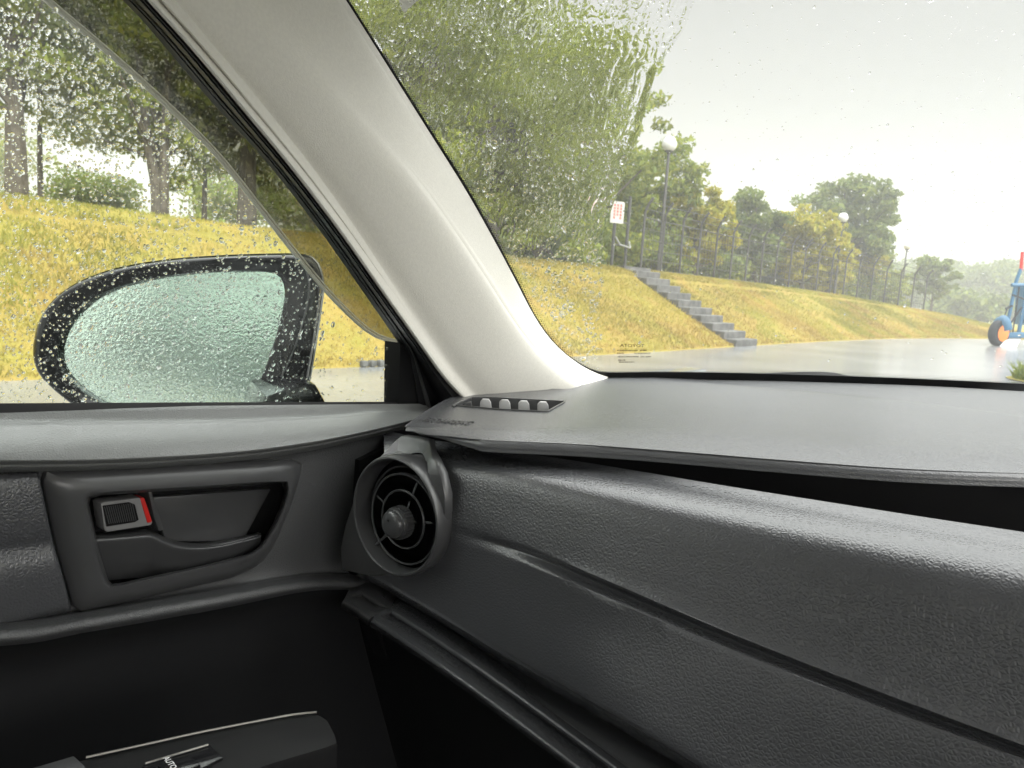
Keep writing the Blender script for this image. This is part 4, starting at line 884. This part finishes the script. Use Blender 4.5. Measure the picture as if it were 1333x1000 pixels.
w0 = mp(1301, 431); w0.z = .42
wheel(w0, .42); wheel(w0+side_*1.75+fw*.3, .42)
tube('fender', [w0+Vector((0, 0, 0))+fw*(.46*math.cos(a))+Vector((0, 0, .48*math.sin(a))) for a in np.linspace(.2, 2.9, 12)], .13, m_blue, mach, 6, .35)
tube('mast', [mp(1309, 432, .1), mp(1316, 400, .1), mp(1323, 366, .1), mp(1329, 350, .1)], .055, m_blue, mach, 8)
tube('mast', [mp(1326, 434, .4), mp(1331, 405, .4), mp(1336, 366, .4)], .06, m_blue, mach, 8)
tube('cross_bar', [mp(1317, 371), mp(1345, 371)], .06, m_blue, mach, 8)
tube('beacon_post', [mp(1329, 352, .1), mp(1331, 328, .1)], .05, m_red, mach, 8)
prism('engine_cover', [mp(1352, 372, .3), mp(1390, 372, .3), mp(1390, 425, .3), mp(1350, 425, .3)], fw*1.2, m_blue, mach, bevel=.05)
prism('axle_beam', [mp(1308, 433), mp(1350, 433), mp(1350, 440), mp(1308, 440)], fw*.2, m_blue, mach, bevel=.02)
for a_, b_2, r_ in (((1313, 425), (1330, 400), .03), ((1318, 436), (1327, 372), .025), ((1305, 418), (1312, 400), .02), ((1309, 402), (1318, 398), .035), ((1318, 384), (1340, 392), .03)):
    tube('strut', [mp(*a_, .05), mp(*b_2, .05)], r_, m_tyre, mach, 6)
rp = [mp(1301, 453, -.3), mp(1322, 456, -.3), mp(1330, 440, .1), mp(1312, 440, .1)]
prism('ramp_plate', [p+Vector((0, 0, .02)) for p in rp], (0, 0, .03), m_silver, mach)

# ================================================================== RAIN ON THE GLASS
def drop_mesh(name, cens, us, vs_, ns, rad, asp, hgt, label, seg=9):
    """flattened caps of water sitting on a pane: closed, ring by ring"""
    n = len(cens); th = np.arange(seg)*2*np.pi/seg; rings = [(1.0, 0.0), (.96, .28), (.72, .72), (.38, .95)]
    cens, us, vs_, ns = (np.asarray(a, float) for a in (cens, us, vs_, ns)); Vs = []
    wob = 1+.12*rng.normal(size=(n, seg))
    for r, h in rings:
        Vs.append(cens[:, None]+us[:, None]*(np.cos(th)*r)[None, :, None]*(rad[:, None]*wob)[..., None]+vs_[:, None]*(np.sin(th)*r)[None, :, None]*(rad*asp)[:, None, None]*wob[..., None]+ns[:, None]*(h*hgt*rad)[:, None, None])
    Vs.append((cens+ns*(hgt*rad)[:, None])[:, None]); Vs.append(cens[:, None]); V = np.concatenate(Vs, 1); m = V.shape[1]; F = []
    for k in range(len(rings)-1):
        for j in range(seg): j2 = (j+1) % seg; F.append((k*seg+j, k*seg+j2, (k+1)*seg+j2, (k+1)*seg+j))
    tp, bt = len(rings)*seg, len(rings)*seg+1; k = (len(rings)-1)*seg; F4 = np.array(F); F3 = []
    for j in range(seg): j2 = (j+1) % seg; F3.append((k+j, k+j2, tp)); F3.append((j2, j, bt))
    F3 = np.array(F3); off = (np.arange(n)*m)[:, None, None]
    me = bpy.data.meshes.new(name); q4 = (F4[None]+off).reshape(-1, 4); q3 = (F3[None]+off).reshape(-1, 3); VV = V.reshape(-1, 3)
    me.vertices.add(len(VV)); me.vertices.foreach_set('co', VV.astype(np.float32).ravel())
    li = np.r_[q4.ravel(), q3.ravel()].astype(np.int32); me.loops.add(len(li)); me.loops.foreach_set('vertex_index', li)
    st = np.r_[np.arange(len(q4))*4, len(q4)*4+np.arange(len(q3))*3].astype(np.int32); me.polygons.add(len(st)); me.polygons.foreach_set('loop_start', st)
    sm = np.ones(len(st), bool); me.polygons.foreach_set('use_smooth', sm); me.update(calc_edges=True); me.validate()
    me.materials.append(m_water); me.set_sharp_from_angle(angle=R(60)); o = bpy.data.objects.new(name, me); col.objects.link(o)
    return tag(o, label, 'raindrops', kind='stuff')
def sprinkle(n, boxpx, dens, rpx, place, nvec, uvec, vvec):
    cs, us, vv, nn, rr = [], [], [], [], []; tries = 0
    while len(cs) < n and tries < n*30:
        tries += 1; x = random.uniform(boxpx[0], boxpx[2]); y = random.uniform(boxpx[1], boxpx[3]); k = dens(x, y)
        if random.random() > k: continue
        c = place(x, y); r = rpx(x, y)*depth(c)/FPX; cs.append(tuple(c)); us.append(tuple(uvec(c))); vv.append(tuple(vvec(c))); nn.append(tuple(nvec(c))); rr.append(r)
    return cs, us, vv, nn, np.array(rr)
GN = Vector((-1, 0, .24)).normalized(); GU = Vector((0, 1, 0)); GV = GN.cross(GU).normalized()
def inwin(x, y):                                  # inside the visible side window and below the visor
    ex2 = np.interp(y, [0, 58, 122, 195, 262, 326, 380, 411, 431, 445], [60, 128, 200, 275, 330, 380, 425, 455, 478, 517]); return x < (ex2-3 if y < 445 else 520)
def rp_side(x, y):
    b = random.lognormvariate(0, .42); return min(4.2, 1.15*b*(1.15 if y < 200 else .9)+(1.0 if random.random() < .06 else 0))
def dn_side(x, y):
    if not inwin(x, y): return 0
    c = vnoise(np.array(x/37.), np.array(y/37.), 9); k = (.85 if y < 270 else .55)*(.55+.9*float(c))
    if x > 420 and y > 330: k *= .35
    return k
A = sprinkle(5200, (-40, -20, 522, 526), dn_side, rp_side, lambda x, y: onGlass(x, y, -.0040), lambda c: GN, lambda c: GU, lambda c: GV)
drop_mesh('raindrops', *A[:4], A[4], 1.1, .52, 'dense raindrops beading on the side window')
def dn_vis(x, y):
    k = np.interp(y, vis_t_y, vis_t_x); e = np.interp(y, vis_e_y, vis_e_x); return .9 if e+6 < x < k-2 else 0
vis_e_y, vis_e_x = [p[1] for p in vis_e], [p[0] for p in vis_e]; vis_t_y, vis_t_x = [p[1] for p in vis_t], [p[0] for p in vis_t]
A = sprinkle(1500, (40, -10, 525, 446), dn_vis, lambda x, y: .8*random.lognormvariate(0, .3), lambda x, y: onGlass(x, y, -.0315), lambda c: GN, lambda c: GU, lambda c: GV)
drop_mesh('raindrops', *A[:4], A[4], 1.1, .6, 'fine raindrops on the smoked rain visor')
# the mirror's own drops
def in_mir(x, y): return ((x-228)/175)**2+((y-452)/112)**2 < 1
MUx = Vector((0, 0, 1)).cross(MN).normalized(); MVx = MN.cross(MUx)
A = sprinkle(4600, (50, 335, 410, 530), lambda x, y: 1 if in_mir(x, y) else 0, lambda x, y: .75*random.lognormvariate(0, .4), lambda x, y: onM(x, y, -.0036 if ((x-222)/138)**2+((y-455)/88)**2 < 1 else .0065), lambda c: MN, lambda c: MUx, lambda c: MVx)
drop_mesh('raindrops', *A[:4], A[4], 1.0, .5, 'fine raindrops covering the door mirror', 7)
# windshield: outward normal and slope directions
def WN(c): return Vector((1.51*(c.x-XC), 1, 1.22)).normalized()
def WU(c): return WN(c).cross(Vector((0, 0, 1))).normalized()
def WV(c): return WN(c).cross(WU(c)).normalized()
def left_edge(y): return float(np.interp(y, [0, 85, 165, 245, 315, 368, 410, 440, 461, 477, 488], [452, 508, 558, 608, 648, 676, 697, 717, 736, 758, 790]))
def wiper(y): return float(np.interp(y, [-60, 0, 40, 90, 180, 300, 480], [915, 905, 890, 855, 830, 786, 783]))
def dn_wet(x, y):
    if x < left_edge(y)+8 or x > wiper(y): return 0
    return float(.25+.9*vnoise(np.array(x/16.), np.array(y/60.), 12))*(.9 if y > 180 else .35)
A = sprinkle(3000, (450, -10, 905, 484), dn_wet, lambda x, y: .95*random.lognormvariate(0, .45), lambda x, y: onWS(x, y, -.0015), WN, WU, WV)
drop_mesh('raindrops', *A[:4], A[4], 1.5, .34, 'fine streaky raindrops on the unwiped corner of the windshield')
A = sprinkle(760, (790, -10, 1340, 484), lambda x, y: 1 if x > wiper(y) else 0, lambda x, y: .75*random.lognormvariate(0, .4), lambda x, y: onWS(x, y, -.0015), WN, WU, WV)
drop_mesh('raindrops', *A[:4], A[4], 1.2, .5, 'sparse raindrops on the wiped part of the windshield', 7)
# running sheet of water above, with ridges that follow the slope of the glass
NX, NY = 560, 420
xs = np.linspace(440, 925, NX); ys = np.linspace(-40, 345, NY); GXs, GYs = np.meshgrid(xs, ys)
le = np.interp(GYs, [0, 85, 165, 245, 315, 368], [452, 508, 558, 608, 648, 676])+3; wi = np.interp(GYs, [-60, 0, 40, 90, 180, 300, 480], [915, 905, 890, 855, 830, 786, 783])
slx = GXs+.32*(GYs-150)                                        # streams lean with the glass
def fb(a, b_, s): return vnoise(GXs*0+(slx+8*vnoise(GXs/19., GYs/23., s+40))/a, GYs/b_, s)
rid = lambda q: 1-np.abs(2*q-1)
fld = .45*rid(fb(11, 38, 1))**2+.40*rid(fb(6.5, 17, 2))**2+.30*fb(5, 6.5, 3)+.16*fb(3, 3.6, 4)
edge_r = np.exp(-((wi-8-GXs+10*(vnoise(GYs/14., GYs*0, 8)-.5))/7.)**2)*.9*(GYs < 190)
inside = np.clip((GXs-le)/14, 0, 1)*np.clip((wi-GXs)/10, 0, 1)*np.clip((343-GYs)/80, 0, 1)
thick = (.00004+(.00060*fld*(.62+.38*np.clip((GXs-600)/250, 0, 1)*np.clip((260-GYs)/160, 0, 1))+.0005*edge_r))*inside
Pn = np.empty((NY, NX, 3)); Nn = np.empty((NY, NX, 3))
# solve ray/windshield for the whole grid at once
dd = np.array(_f)[None, None]+np.array(_r)[None, None]*((GXs-666.5)/FPX)[..., None]+np.array(_u)[None, None]*((500-GYs)/FPX)[..., None]
lo_, hi_ = np.full(GXs.shape, .2), np.full(GXs.shape, 2.5); C_np = np.array(CAM)
for _ in range(44):
    mid = (lo_+hi_)/2; Pm = C_np+dd*mid[..., None]; f_ = Pm[..., 1]-(1.115-.755*(Pm[..., 0]-XC)**2-1.22*(Pm[..., 2]-1.02)); lo_ = np.where(f_ < 0, mid, lo_); hi_ = np.where(f_ < 0, hi_, mid)
Pn = C_np+dd*lo_[..., None]; Nn = np.stack([1.51*(Pn[..., 0]-XC), np.ones_like(lo_), np.full_like(lo_, 1.22)], -1); Nn /= np.linalg.norm(Nn, axis=-1)[..., None]
back_ = Pn+Nn*.0012; front = Pn+Nn*(.0012+thick)[..., None]; nV_ = NX*NY
V = np.r_[back_.reshape(-1, 3), front.reshape(-1, 3)]; ii = (np.arange(NY-1)[:, None]*NX+np.arange(NX-1)[None]).ravel(); use = (inside.ravel()[ii] > 0) | (inside.ravel()[ii+NX+1] > 0); ii = ii[use]
qf = np.stack([ii, ii+1, ii+NX+1, ii+NX], 1); Q = np.r_[qf+nV_, qf[:, ::-1]]
o = npmesh('water_film', V, Q, m_water, None, True); tag(o, 'running film of rainwater over the upper left windshield', 'water', kind='stuff')
bm = bmesh.new(); bm.from_mesh(o.data); bmesh.ops.delete(bm, geom=[v for v in bm.verts if not v.link_faces], context='VERTS'); bm.to_mesh(o.data); bm.free()

# ================================================================== RAINY AIR
hz = mobj('haze', *boxv((0, 0, 14), (600, 600, 31)), None, None, False)
tag(hz, 'pale rainy haze filling the air', 'haze', kind='stuff')
m = bpy.data.materials.new('rain_haze'); m.use_nodes = True; m.node_tree.nodes.clear()
pv = m.node_tree.nodes.new('ShaderNodeVolumePrincipled'); pv.inputs['Color'].default_value = (.97, .98, 1, 1); pv.inputs['Density'].default_value = .0036; pv.inputs['Anisotropy'].default_value = .2
mo2 = m.node_tree.nodes.new('ShaderNodeOutputMaterial'); m.node_tree.links.new(pv.outputs[0], mo2.inputs['Volume']); hz.data.materials.append(m)
